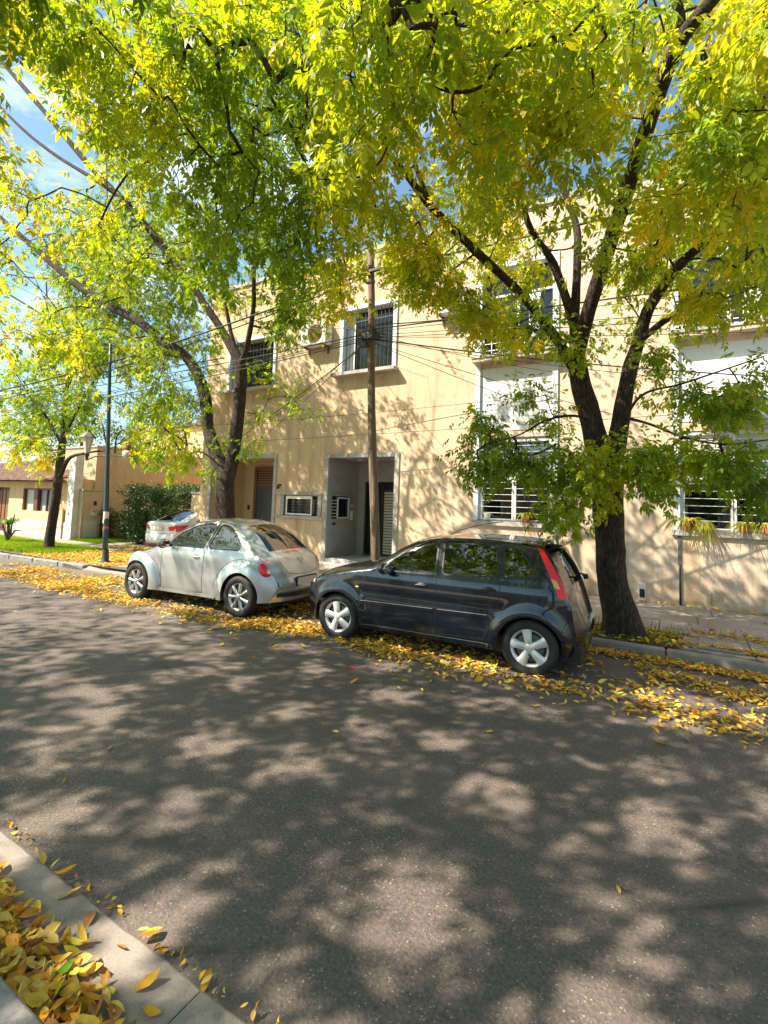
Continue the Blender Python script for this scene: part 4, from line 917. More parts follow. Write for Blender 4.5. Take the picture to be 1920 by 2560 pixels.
    shell(root, f, S, [(0, 3, 'front_bumper', 'paint_silver', 0, 1), (3, 8, 'bonnet', 'paint_silver', 0, 1), (8, 10, 'windscreen', 'glass_green', 0, .87), (8, 10, 'windscreen_pillar', 'paint_silver', .8, 1), (10, 13, 'roof', 'paint_silver', 0, 1),
                       (13, 15, 'rear_window', 'glass_tint', 0, .8), (13, 15, 'rear_pillar', 'paint_silver', .8, 1), (15, 18, 'boot_lid', 'paint_silver', 0, 1), (18, 20, 'rear_bumper', 'paint_silver', 0, 1)])
    # boot lid seam, emblem, brake lamp, plate, bumper slot
    def rear(y, t):                                         # a point on the tail between stations 15 (t=0) and 18 (t=1)
        x = 2.92+.28*t; z = 1.05-.41*t; return (x+.02-.16*(y/.75)**2.4 if abs(y) > 0 else x+.02, y, z)
    MB().box(2.93, 2.95, -.18, .18, 1.055, 1.075).build('brake_light', 'lamp_red', root)
    em = MB().lathe([(.050, 0), (.050, .006), (.058, .006), (.058, 0)], 24, 'z').build('emblem', 'alloy', root); em.location = (3.095, 0, .90); em.rotation_euler = (0, rad(62), 0)
    mbv = MB()
    for a, b in (((-.025, .04), (0, .004)), ((.025, .04), (0, .004)), ((-.042, .02), (-.018, -.04)), ((-.018, -.04), (0, -.006)), ((0, -.006), (.018, -.04)), ((.018, -.04), (.042, .02))): mbv.tube([(-a[1], a[0], .004), (-b[1], b[0], .004)], .004, 4)
    mbv.build('letters', 'alloy', em)
    for s in (-1, 1):
        MB().tube([(2.95, s*.50, 1.02), (3.03, s*.50, .90), (3.10, s*.46, .80), (3.155, s*.40, .70), (3.185, s*.2, .675), (3.195, 0, .672)], .0035, 4).build('boot_seam', 'cable_grey', root)
    MB().box(3.215, 3.24, -.28, .28, .485, .635).build('plate_holder', 'trim_black', root); MB().box(3.241, 3.252, -.25, .25, .50, .615).build('number_plate', 'plate', root)
    b = MB(); vs = []
    for i in range(13):
        y = -.60+1.2*i/12; x = 3.262-.20*(abs(y)/.66)**2.6; vs += [(x, y, .335), (x+.004, y, .40)]
    b.add(vs, [(2*i, 2*i+1, 2*i+3, 2*i+2) for i in range(12)]); b.build('bumper_slot', 'trim_black', root)
    MB().tube([(2.15, 0, 1.47), (2.20, 0, 1.60)], .008, 6).build('aerial', 'trim_black', root)
    interior(root, {'wb': WB, 'rs': 2.10}, .74); return root
silver_round()

# ---- white saloon in the driveway, seen from behind
def white_saloon():
    root = empty('parked_car', (-14.15, 13.35, .0), -rad(90), 'white saloon parked nose in on the driveway beside the hedge', 'car')
    WB = 2.6; R = .31
    E = [(-.6, .2, -.8, .2), (-.68, .45, -.88, .45), (-.58, .68, -.78, .7), (-.2, .85, -.3, .9), (.5, .98, .4, 1.04), (1.0, 1.25, .9, 1.3), (1.4, 1.39, 1.3, 1.43), (1.8, 1.41, 1.8, 1.46), (2.2, 1.375, 2.2, 1.43), (2.72, 1.18, 2.78, 1.24), (3.0, 1.04, 3.12, 1.08),
         (3.28, 1.01, 3.42, 1.06), (3.34, .94, 3.46, .99), (3.32, .72, 3.40, .75), (3.36, .62, 3.46, .64), (3.36, .45, 3.48, .45), (3.26, .27, 3.38, .27)]
    E = [(a, b, c, d) for (a, b, c, d) in E]
    def f(x, z):
        w = .86-.15*max(0, .45-z)**1.4
        if z > .82: w -= .03*min(1, (z-.82)/.15)**2
        if z > .98: w -= (z-.98)*.62
        u = max(0, (-.1-x)/.5); w -= .25*u**2.3
        u = max(0, (x-2.75)/.6); w -= .13*u**2.2
        for cx in (0, WB):
            r = math.hypot(x-cx, z-.31); w += .02*math.exp(-((max(r, .37)-.37)/.09)**2)
        return w
    outl = [(e[0], e[1]) for e in E]; arch = [arc_poly(0, .31, .37), arc_poly(WB, .31, .37)]
    w1 = [(.75, 1.0), (2.65, 1.05), (2.1, 1.33), (1.3, 1.35)]; tl = [(2.90, .965), (3.335, .945), (3.325, .76), (3.18, .77)]
    for s in (-1, 1):
        side_panel('body_side', 'paint_whitecar', root, f, s, outl, arch+[w1, tl], step=.07)
        side_panel('window', 'glass_tint', root, f, s, w1, step=.07); side_panel('tail_light', 'lamp_red', root, f, s, tl, off=.003)
        mt = MB(); vs = []
        for i in range(7):
            y = s*(.50+.26*i/6); yy = abs(y); x = 3.435-.115*((yy)/.76)**3.2+.006; vs += [(x-.02, y, .80-.02*(6-i)/6), (x+.012, y, .95-.05*(6-i)/6)]
        mt.add(vs, [(2*i, 2*i+1, 2*i+3, 2*i+2) for i in range(6)]); mt.build('tail_light', 'lamp_red', root)
        wheel(root, 0, s*.80, s, R, .20, 'cover'); wheel(root, WB, s*.80, s, R, .20, 'cover')
    shell(root, f, [(e[0], e[1], None, e[2], e[3]) for e in E], [(0, 4, 'bonnet', 'paint_whitecar', 0, 1), (4, 6, 'windscreen', 'glass_tint', 0, 1), (6, 8, 'roof', 'paint_whitecar', 0, 1), (8, 10, 'rear_window', 'glass_tint', 0, .8), (8, 10, 'rear_pillar', 'paint_whitecar', .8, 1), (10, 14, 'boot_lid', 'paint_whitecar', 0, 1), (14, 16, 'rear_bumper', 'paint_whitecar', 0, 1)])
    MB().box(3.44, 3.455, -.24, .24, .79, .91).build('number_plate', 'plate', root); MB().tube([(3.40, -.72, .70), (3.445, -.4, .69), (3.46, 0, .69), (3.445, .4, .69), (3.40, .72, .70)], .006, 4).build('bumper_seam', 'cable_grey', root); MB().box(3.44, 3.462, -.34, .34, .945, .965).build('boot_trim', 'alloy', root)
    MB().box(3.39, 3.45, -.62, .62, .24, .36, b=.02).build('bumper_lower_shade', 'door_brown', root)  # brown strip paints in the shade and reflection below the bumper
    interior(root, {'wb': WB, 'rs': 2.3}, .80)
white_saloon()

# ------------------------------------------------------------------ trees
SC = 1920/1659
def leaflet(b, base, d, n, L, w, seg=2):
    """one leaflet: base point, direction, up normal; folded along its midrib and curving down"""
    s = d.cross(n).normalized(); v = []; prof = [(0, .06), (.28, .42), (.58, .46), (.82, .24), (1, 0)] if seg == 2 else [(0, .05), (.45, .5), (1, 0)]
    for t, ww in prof:
        c = base+d*(L*t)-n*(L*.22*t*t)
        if ww > 0: v += [c-s*(w*ww)+n*(w*.14), c-n*(0), c+s*(w*ww)+n*(w*.14)]
        else: v.append(c)
    k = len(prof)-1; f = []
    for i in range(k-1):
        a = 3*i; f += [(a, a+3, a+4, a+1), (a+1, a+4, a+5, a+2)]
    a = 3*(k-1); t = len(v)-1; f += [(a, t, a+1), (a+1, t, a+2)]
    b.add(v, f)
def leaf_template(r, seg, n_pairs=2):
    b = MB(); ax = Vector((1, 0, 0)); up = Vector((0, 0, 1)); rl = .13
    def pt(t): return Vector((rl*t, 0, -.03*t*t))
    for i in range(n_pairs):
        t = .45+.38*i/max(1, n_pairs-1)
        for s in (-1, 1):
            a = math.radians(58-10*i+r.uniform(-14, 14)); d = Vector((math.cos(a), s*math.sin(a), -.30+r.uniform(-.25, .12))).normalized()
            leaflet(b, pt(t)+d*.008, d, (up+Vector((r.uniform(-.3, .3), s*r.uniform(-.1, .4), 0))).normalized(), .088*r.uniform(.85, 1.12), .040*r.uniform(.85, 1.15), seg)
    d = Vector((1, r.uniform(-.15, .15), -.35)).normalized(); leaflet(b, pt(1), d, (up+Vector((.3, r.uniform(-.3, .3), 0))).normalized(), .105, .046, seg)
    w = .0018; b.add([(0, -w, 0), (0, w, 0), (rl, w, -.03), (rl, -w, -.03)], [(0, 1, 2, 3)])
    return np.array(b.v, dtype=np.float64), b.f
rt = random.Random(11)
T_LO = [leaf_template(rt, 1) for _ in range(6)]; T_HI = [leaf_template(rt, 2) for _ in range(6)]
T_SM = [leaf_template(rt, 1, 1) for _ in range(3)]
G1, G2, G3, G4 = np.array((.075, .155, .012)), np.array((.19, .31, .018)), np.array((.38, .46, .022)), np.array((.66, .52, .03))
def leafcol(p, yel, r):
    """green to yellow; neighbouring leaves share a hue"""
    n = noise.noise(Vector(p)*.55)*.55+noise.noise(Vector(p)*1.9+Vector((9, 3, 1)))*.35+r.random()*.38-.19+yel
    if n < .1: u = max(0, min(1, (n+.5)/.6)); return G1*(1-u)+G2*u
    if n < .5: u = (n-.1)/.4; return G2*(1-u)+G3*u
    u = min(1, (n-.5)/.35); return G3*(1-u)+G4*u
def mesh_from(name, V, F3, C, m, parent, kind='stuff'):
    """V (n,3), F3 list of arrays of equal-length faces"""
    me = bpy.data.meshes.new(name); me.vertices.add(len(V)); me.vertices.foreach_set('co', V.astype(np.float32).ravel())
    loops = np.concatenate([f.ravel() for f in F3]); tot = np.concatenate([np.full(len(f), f.shape[1]) for f in F3]); st = np.concatenate([[0], np.cumsum(tot)[:-1]])
    me.loops.add(len(loops)); me.loops.foreach_set('vertex_index', loops.astype(np.int32)); me.polygons.add(len(tot)); me.polygons.foreach_set('loop_start', st.astype(np.int32)); me.polygons.foreach_set('loop_total', tot.astype(np.int32))
    if C is not None:
        ca = me.color_attributes.new('Col', 'FLOAT_COLOR', 'POINT'); a = np.ones((len(V), 4), dtype=np.float32); a[:, :3] = C; ca.data.foreach_set('color', a.ravel())
    me.update(); me.validate(); me.materials.append(M[m]); o = bpy.data.objects.new(name, me); COL.objects.link(o)
    if parent: o.parent = parent
    if kind: o['kind'] = kind
    return o
def bake(items, templates, name, m, parent, kind='stuff'):
    """items: (pos, 3x3 matrix*scale, colour, template index)"""
    if not items: return None
    Vs = []; Fs = {3: [], 4: []}; Cs = []; n = 0
    P = [(np.array(T), [np.array([f for f in F if len(f) == 3]).reshape(-1, 3), np.array([f for f in F if len(f) == 4]).reshape(-1, 4)]) for T, F in templates]
    for (p, R, c, k) in items:
        T, (f3, f4) = P[k]; Vs.append(T@R.T+p); Cs.append(np.repeat(np.asarray(c)[None], len(T), 0))
        if len(f3): Fs[3].append(f3+n)
        if len(f4): Fs[4].append(f4+n)
        n += len(T)
    FF = [np.concatenate(Fs[k]) for k in (3, 4) if Fs[k]]
    return mesh_from(name, np.concatenate(Vs), FF, np.concatenate(Cs), m, parent, kind)
def frame(d, up, roll=0):
    d = d/np.linalg.norm(d); y = np.cross(up, d); y /= np.linalg.norm(y)+1e-9; z = np.cross(d, y)
    if roll: c, s = math.cos(roll), math.sin(roll); y, z = y*c+z*s, z*c-y*s
    return np.stack([d, y, z], 1)

class Tree:
    def __init__(s, label, base, name='street_tree', group='street trees along the pavements', dens=1.0):
        s.root = empty(name, base, 0, label, 'tree', group); s.base = Vector(base); s.nodes = []; s.par = []; s.rad = []; s.limb = []; s.sprays = []
    def part(s, o): o.location = -s.base; return o
    def add_limb(s, pts, name='branch', n=6, sides=12, lump=.08):
        P = smoothpath([(p[0], p[1], p[2], r) for p, r in pts], n); r = random.Random(len(s.nodes))
        mb = MB(); c = [Vector(q[:3]) for q in P]; R = [max(.006, q[3])*(1+lump*(noise.noise(Vector(q[:3])*2.2))) for q in P]
        mb.tube(c, R, sides)
        for i, v in enumerate(mb.v):
            k = i//sides; ctr = c[min(k, len(c)-1)]; vv = Vector(v); d = vv-ctr; q = 1+.10*noise.noise(vv*3.1)+.05*noise.noise(vv*9)
            mb.v[i] = tuple(ctr+d*q)
        o = mb.build(name, 'bark', s.root, smooth=True); s.part(o)
        prev = -1
        for q, rr in zip(P, R): s.nodes.append(q[:3].copy()); s.par.append(-2); s.rad.append(rr)
        return o
    def grow(s, leaves_per=9, size=1.0, twig_r=.0032, seed=1, spread=1.0, hi=300, yel=0., t_lo=None):
        r = random.Random(seed); npr = np.random.default_rng(seed); NL = len(s.nodes)
        if not s.sprays: return
        N = np.zeros((NL+len(s.sprays)*7, 3)); N[:NL] = np.array(s.nodes); cnt = NL; par = [-1]*NL
        S = np.array([q[0] for q in s.sprays]); d0 = np.array([np.min(((N[:NL]-p)**2).sum(1)) for p in S]); order = np.argsort(d0)
        ends = []; dirs = {}
        for i in order:
            p = S[i]; dd = ((N[:cnt]-p)**2).sum(1); dd = dd+.3*np.clip(N[:cnt, 2]-p[2], 0, None)**2; j = int(dd.argmin()); q = N[j]; L = np.linalg.norm(p-q); k = max(2, min(6, int(L/.28)+1)); up = np.array([0, 0, .22*L]) if L > .5 else np.zeros(3)
            side = npr.normal(0, .07*L, 3); last = j
            for t in range(1, k+1):
                u = t/k; N[cnt] = q+(p-q)*u+(up+side)*4*u*(1-u)*.5+npr.normal(0, .012, 3)*(t < k); par.append(last); last = cnt; cnt += 1
            ends.append((last, i)); dirs[last] = p-q
        w = np.zeros(cnt)
        for e, _ in ends: w[e] += 1
        for j in range(cnt-1, NL-1, -1):
            if par[j] >= 0: w[par[j]] += w[j]
        # twigs as three-sided tubes
        a = np.array([par[j] for j in range(NL, cnt)]); b_ = np.arange(NL, cnt); ra = twig_r*np.sqrt(np.maximum(w[a], 1)); rb = twig_r*np.sqrt(np.maximum(w[b_], 1)); ra = np.where(a < NL, rb*1.15, ra); ra = np.minimum(ra, rb*1.6); ra = np.minimum(ra, .034); rb = np.minimum(rb, .034)
        d = N[b_]-N[a]; d /= np.linalg.norm(d, axis=1)[:, None]+1e-9; ref = np.where(np.abs(d[:, 2:3]) < .9, np.array([[0, 0, 1.]]), np.array([[1., 0, 0]])); u = np.cross(ref, d); u /= np.linalg.norm(u, axis=1)[:, None]+1e-9; v = np.cross(d, u)
        sd = 5; V = []
        for (c, rr) in ((N[a], ra), (N[b_], rb)):
            for k in range(sd): an = 2*math.pi*k/sd; V.append(c+(u*math.cos(an)+v*math.sin(an))*rr[:, None])
        V = np.stack(V, 1); m_ = len(V); base = (np.arange(m_)*2*sd)[:, None]
        F = np.concatenate([base+np.array([[k, (k+1) % sd, sd+(k+1) % sd, sd+k]]) for k in range(sd)])
        s.part(mesh_from('twigs', V.reshape(-1, 3), [F], None, 'bark', s.root))
        # compound leaves along the last stretch of each spray
        items = []
        for e, i in ends:
            p, yy, sz, nl, sp_ = s.sprays[i]; dr = dirs[e]; dr = dr/(np.linalg.norm(dr)+1e-9); dr = dr+npr.normal(0, .35, 3)+np.array([0, 0, -.15]); dr /= np.linalg.norm(dr)
            n_ = max(2, int(leaves_per*nl*r.uniform(.7, 1.3)))
            for k in range(n_):
                t = k/n_; az = npr.normal(0, 1, 3); az -= dr*az.dot(dr); az /= np.linalg.norm(az)+1e-9
                pos = N[e]+dr*(.32*(t-.55))*spread*sp_+az*abs(npr.normal(0, .13))*spread*sp_+np.array([0, 0, -abs(npr.normal(0, .05))])
                ld = dr*.45+az*.8+np.array([0, 0, -.45]); ld /= np.linalg.norm(ld)
                R = frame(ld, np.array([0, 0, 1.]), npr.normal(0, .5))*(sz*size*r.uniform(.7, 1.25)); c = leafcol(pos, yel+yy, r)*r.uniform(.8, 1.2)
                items.append((pos, R, c, r.randrange(6 if t_lo is None else len(t_lo))))
        P = np.array([q[0] for q in items]); x, y, z = projn(P); vis = (z > .5) & (x > 0) & (x < 1920) & (y > 0) & (y < 2560)
        key = np.where(vis, z, 1e6); near = set(np.argsort(key)[:hi].tolist()) if hi else set()
        near = {k for k in near if vis[k]}
        s.part(bake([q for k, q in enumerate(items) if k not in near], t_lo or T_LO, 'crown', 'leaf', s.root))
        if near:
            vm = {}
            for k in near:
                pos, R, c, ti = items[k]; tone = int(min(5, max(0, round((c[0]/(c[1]+1e-6)-.4)*6)))); key2 = (ti, tone)
                if key2 not in vm:
                    T, F = T_HI[ti]; me = bpy.data.meshes.new('leaf'); me.from_pydata(T.tolist(), [], F); me.materials.append(M['leaf'])
                    ca = me.color_attributes.new('Col', 'FLOAT_COLOR', 'POINT'); aa = np.ones((len(T), 4), dtype=np.float32); aa[:, :3] = c; ca.data.foreach_set('color', aa.ravel()); vm[key2] = me
                o = bpy.data.objects.new('leaf', vm[key2]); COL.objects.link(o); o.parent = s.root
                sc = np.linalg.norm(R[:, 0]); mt = Matrix(((*R[0], pos[0]-s.base.x), (*R[1], pos[1]-s.base.y), (*R[2], pos[2]-s.base.z), (0, 0, 0, 1))); o.matrix_basis = mt
def dp(x, y, Y): return onY(x*SC, y*SC, Y)                # a place in the picture (1659 wide) at depth Y

TA = Tree('thick dark trunk forking low beside the dark hatchback, nearest tree on the far kerb', (-.62, 7.95, .12))
TA.add_limb([(Vector((-.60, 7.95, -.05)), 0.365), (Vector((-.60, 7.95, .10)), 0.313), (Vector((-.64, 7.95, .35)), 0.248), (dp(1322, 1250, 7.93), 0.213), (dp(1315, 1130, 7.92), 0.204), (dp(1308, 1040, 7.9), 0.204), (dp(1296, 985, 7.9), 0.183), (dp(1275, 900, 7.88), 0.161), (dp(1255, 830, 7.85), 0.144), (dp(1243, 760, 7.8), 0.131)], 'trunk', 6, 20)
TA.add_limb([(dp(1312, 1020, 7.9), 0.148), (dp(1330, 965, 7.9), 0.135), (dp(1343, 890, 7.9), 0.117), (dp(1360, 800, 7.9), 0.104), (dp(1382, 730, 7.85), 0.091), (dp(1405, 660, 7.7), 0.078), (dp(1470, 570, 7.3), 0.061), (dp(1560, 500, 6.9), 0.044), (dp(1650, 455, 6.5), 0.026)])
TA.add_limb([(dp(1243, 790, 7.83), 0.113), (dp(1262, 705, 7.7), 0.109), (dp(1300, 580, 7.4), 0.103), (dp(1345, 440, 7.0), 0.097), (dp(1390, 300, 6.5), 0.091), (dp(1430, 180, 6.0), 0.085), (dp(1472, 85, 5.6), 0.077), (dp(1530, 10, 5.2), 0.061), (dp(1620, -80, 4.7), 0.044), (dp(1750, -200, 4.2), 0.026)])
TA.add_limb([(dp(1470, 88, 5.6), 0.052), (dp(1468, 30, 5.5), 0.048), (dp(1440, -60, 5.2), 0.035), (dp(1400, -200, 4.7), 0.017)])
TA.add_limb([(dp(1240, 740, 7.8), 0.074), (dp(1243, 650, 7.75), 0.068), (dp(1247, 560, 7.7), 0.061), (dp(1240, 470, 7.7), 0.052), (dp(1180, 330, 7.6), 0.039), (dp(1120, 180, 7.4), 0.026), (dp(1090, 60, 7.2), 0.013)])
TA.add_limb([(dp(1240, 700, 7.78), 0.070), (dp(1216, 625, 7.6), 0.065), (dp(1190, 560, 7.4), 0.057), (dp(1140, 480, 7.0), 0.044), (dp(1120, 350, 6.6), 0.030), (dp(1090, 200, 6.2), 0.017)])
TA.add_limb([(dp(1238, 790, 7.82), 0.091), (dp(1190, 715, 7.5), 0.074), (dp(1120, 630, 7.1), 0.065), (dp(1030, 545, 6.6), 0.061), (dp(930, 445, 6.0), 0.056), (dp(850, 345, 5.5), 0.045), (dp(760, 290, 5.1), 0.035), (dp(640, 250, 4.8), 0.024), (dp(520, 220, 4.6), 0.013)])
TA.add_limb([(dp(930, 445, 6.0), 0.035), (dp(890, 330, 5.9), 0.030), (dp(880, 200, 5.7), 0.022), (dp(850, 60, 5.5), 0.012)])
TA.add_limb([(dp(1378, 740, 7.85), 0.052), (dp(1440, 690, 7.6), 0.044), (dp(1530, 640, 7.3), 0.030), (dp(1640, 600, 7.0), 0.017)])
TA.add_limb([(dp(1285, 915, 7.85), 0.026), (dp(1240, 898, 7.6), 0.021), (dp(1180, 908, 7.3), 0.016), (dp(1120, 940, 7.1), 0.010), (dp(1050, 960, 7.0), 0.007)])
TA.add_limb([(dp(1340, 900, 7.85), 0.024), (dp(1400, 915, 7.6), 0.019), (dp(1480, 945, 7.3), 0.014), (dp(1570, 960, 7.1), 0.010), (dp(1660, 950, 7.0), 0.007)])
TA.add_limb([(dp(1335, 930, 7.85), 0.026), (dp(1385, 855, 7.6), 0.019), (dp(1470, 830, 7.3), 0.014), (dp(1560, 800, 7.2), 0.010), (dp(1650, 770, 7.1), 0.007)])
# mossy scar down the trunk
TB = Tree('dark trunk forking into a wide V above the silver car, ochre wall behind', (-9.1, 8.1, .12))
TB.add_limb([(Vector((-9.1, 8.1, -.05)), 0.348), (Vector((-9.08, 8.1, .25)), 0.270), (dp(486, 1150, 8.1), 0.235), (dp(486, 1070, 8.1), 0.222), (dp(484, 1030, 8.1), 0.226), (dp(468, 985, 8.08), 0.165), (dp(450, 930, 8.05), 0.152), (dp(446, 880, 8.0), 0.144), (dp(432, 820, 7.95), 0.135), (dp(400, 770, 7.85), 0.122),
             (dp(350, 735, 7.7), 0.122), (dp(300, 695, 7.5), 0.113), (dp(235, 660, 7.3), 0.104), (dp(160, 610, 7.0), 0.096), (dp(80, 540, 6.7), 0.087), (dp(0, 470, 6.4), 0.074), (dp(-60, 410, 6.2), 0.052)], 'trunk', 6, 18)
TB.add_limb([(dp(487, 1055, 8.1), 0.174), (dp(503, 990, 8.1), 0.152), (dp(514, 900, 8.1), 0.144), (dp(521, 820, 8.05), 0.139), (dp(515, 780, 8.0), 0.131), (dp(480, 715, 7.9), 0.096), (dp(440, 655, 7.7), 0.091), (dp(390, 585, 7.4), 0.087), (dp(330, 505, 7.1), 0.087), (dp(265, 430, 6.8), 0.078), (dp(200, 365, 6.5), 0.070), (dp(120, 270, 6.1), 0.065), (dp(40, 175, 5.8), 0.061), (dp(-50, 70, 5.5), 0.044)])
TB.add_limb([(dp(268, 432, 6.8), 0.052), (dp(200, 385, 6.75), 0.052), (dp(120, 335, 6.6), 0.048), (dp(50, 280, 6.4), 0.044), (dp(-30, 200, 6.2), 0.030)])
TB.add_limb([(dp(518, 795, 8.0), 0.078), (dp(535, 740, 7.9), 0.061), (dp(548, 660, 7.7), 0.052), (dp(552, 560, 7.4), 0.044), (dp(600, 440, 7.0), 0.033), (dp(640, 330, 6.6), 0.023), (dp(680, 200, 6.3), 0.013)])
TB.add_limb([(dp(515, 785, 8.0), 0.061), (dp(495, 700, 7.9), 0.048), (dp(478, 600, 7.7), 0.039), (dp(450, 480, 7.4), 0.030), (dp(430, 340, 7.0), 0.019), (dp(400, 200, 6.7), 0.012)])
TB.add_limb([(dp(405, 775, 7.86), 0.044), (dp(330, 760, 8.2), 0.039), (dp(220, 742, 8.4), 0.039), (dp(110, 690, 8.2), 0.035), (dp(0, 625, 8.0), 0.030), (dp(-80, 590, 7.8), 0.022)])
TB.add_limb([(dp(200, 640, 7.1), 0.044), (dp(140, 605, 7.3), 0.030), (dp(70, 600, 7.4), 0.026), (dp(0, 590, 7.4), 0.017)])
TB.add_limb([(dp(100, 608, 7.3), 0.022), (dp(100, 680, 7.2), 0.019), (dp(75, 730, 7.1), 0.016), (dp(90, 800, 7.0), 0.010)])

TC = Tree('slim leaning trunk of the small tree on the grass verge, pale tiled house behind', (-16.42, 7.88, .12))
TC.add_limb([(Vector((-16.42, 7.88, .0)), .17), (dp(108, 1160, 7.88), .135), (dp(120, 1080, 7.88), .125), (dp(130, 1000, 7.88), .11), (dp(136, 940, 7.88), .09), (dp(142, 870, 7.85), .065), (dp(150, 780, 7.8), .045), (dp(156, 700, 7.8), .03), (dp(160, 630, 7.8), .015)], 'trunk', 5, 12)
TC.add_limb([(dp(129, 1030, 7.88), .07), (dp(150, 990, 7.8), .05), (dp(190, 978, 7.6), .032), (dp(235, 972, 7.4), .02)])
TC.add_limb([(dp(133, 960, 7.88), .05), (dp(100, 900, 7.8), .035), (dp(60, 850, 7.8), .025), (dp(20, 780, 7.8), .015)])
TC.add_limb([(dp(136, 950, 7.88), .05), (dp(175, 870, 7.8), .035), (dp(215, 800, 7.7), .022), (dp(240, 740, 7.7), .014)])

# a tree on the near pavement, trunk behind the camera: its boughs reach in over the road
TN = Tree('overhanging boughs of the near pavement tree reaching in across the top of the picture', (2.6, -1.9, .115))
TN.add_limb([(Vector((2.6, -1.9, -.05)), .4), (Vector((2.6, -1.9, .5)), .28), (Vector((2.5, -1.85, 2.2)), .25), (Vector((2.3, -1.7, 3.6)), .22), (Vector((1.6, -1.4, 5.0)), .17), (Vector((.4, -.9, 6.2)), .13), (Vector((-1.4, .1, 7.1)), .10), (Vector((-3.0, 1.2, 7.7)), .07), (Vector((-4.6, 2.0, 8.2)), .035)], 'trunk', 6, 16)
TN.add_limb([(Vector((.9, -1.1, 5.7)), 0.055), (Vector((-.6, -1.6, 6.7)), 0.044), (Vector((-2.8, -2.0, 7.5)), 0.033), (Vector((-5.2, -2.2, 8.0)), 0.025), (Vector((-7.6, -2.2, 8.3)), 0.017)])
TN.add_limb([(Vector((2.3, -1.7, 3.8)), 0.066), (Vector((2.0, -.9, 5.2)), 0.055), (Vector((1.2, .4, 6.4)), 0.041), (Vector((.2, 1.6, 7.0)), 0.028), (dp(900, -60, 2.7), 0.025), (dp(800, 50, 3.0), 0.022), (dp(720, 100, 3.2), 0.014), (dp(620, 150, 3.3), 0.008)])
TN.add_limb([(Vector((2.5, -1.8, 3.2)), 0.055), (Vector((3.4, -2.6, 5.5)), 0.044), (Vector((3.2, -3.2, 7.5)), 0.028), (Vector((1.0, -4.0, 8.6)), 0.017), (Vector((-2.0, -4.4, 9.2)), 0.011)])
TN.add_limb([(Vector((-1.4, .1, 7.1)), 0.033), (Vector((-3.8, -.8, 7.9)), 0.025), (Vector((-6.2, -.8, 8.4)), 0.017), (Vector((-8.4, -.6, 8.6)), 0.008)])

# ---- where foliage hangs: density map over the picture, each place given its own real depth
LOWER = [(-60, 700), (60, 745), (120, 770), (170, 800), (215, 870), (250, 950), (290, 1000), (360, 1010), (425, 985), (440, 900), (470, 850), (540, 790), (600, 735), (690, 735), (720, 690), (760, 640), (800, 600), (850, 620), (900, 640), (970, 660), (1010, 720), (1090, 735), (1180, 735), (1215, 690), (1270, 640), (1330, 590), (1390, 620), (1440, 690), (1520, 700), (1600, 690), (1720, 680)]
def low(x):
    return lerp_prof(LOWER, x)
GAPS = [(20, 200, 50, 70, .93), (60, 130, 25, 70, .8), (150, 300, 45, 70, .75), (230, 540, 70, 60, .55), (110, 480, 75, 45, .55), (60, 370, 70, 35, .5), (330, 610, 38, 50, .93), (390, 480, 28, 32, .9), (345, 680, 34, 28, .8), (195, 560, 40, 28, .7), (310, 250, 22, 30, .55), (945, 215, 34, 62, .93), (905, 250, 25, 40, .85), (1072, 95, 20, 30, .8), (1010, 60, 16, 26, .7), (1245, 8, 30, 16, .8),
        (700, 712, 42, 36, .85), (720, 480, 26, 34, .7), (770, 60, 30, 26, .45), (30, 560, 60, 40, .7), (60, 640, 80, 50, .75), (20, 700, 50, 45, .75), (180, 690, 50, 36, .7), (420, 560, 24, 30, .7), (585, 400, 18, 22, .5), (1300, 590, 30, 30, .7), (1270, 630, 20, 40, .7), (1330, 470, 20, 26, .5), (850, 500, 22, 20, .5), (1530, 105, 26, 14, .7), (1395, 640, 25, 30, .6)]
rs = random.Random(21)
TREES_ = (TA, TB, TC, TN)
LIMB = []
for t in TREES_[:2]:
    P_ = np.array(t.nodes); lx, ly, lz = projn(P_)
    for i in range(len(P_)):
        if t.rad[i] > .045: LIMB.append((lx[i]/SC, ly[i]/SC, np.linalg.norm(P_[i]-np.array([0, 0, CAM_H])), t.rad[i]))
for a_, b_, r_ in ((lb, lb+ld*.97, .05), (P0+pd*.5, P1, .07)):
    for i in range(24):
        c = a_.lerp(b_, i/23); u_, v_, _z = projn([c]); LIMB.append((u_[0]/SC, v_[0]/SC, (c-O).length, r_))
LIMB = np.array(LIMB)
def hides_limb(x, y, D):
    d = np.hypot(LIMB[:, 0]-x, LIMB[:, 1]-y); k = d < 24+240/D
    return bool((k & (LIMB[:, 2] > D-.25)).any())
def gapped(x, y):
    for gx, gy, rx, ry, p in GAPS:
        q = ((x-gx)/rx)**2+((y-gy)/ry)**2
        if q < 1.0 and rs.random() < p: return True
    return False
TREES = (TA, TB, TC, TN); NODE = [np.array(t.nodes) for t in TREES]
def give(p, yel, size, nl, only=None, sprd=1.0):
    ds = [((NODE[i]-np.array(p))**2).sum(1).min() if (only is None or i in only) else 1e9 for i in range(4)]
    TREES[int(np.argmin(ds))].sprays.append((np.array(p), yel, size, nl, sprd))
step = 15.5
y = -40.0
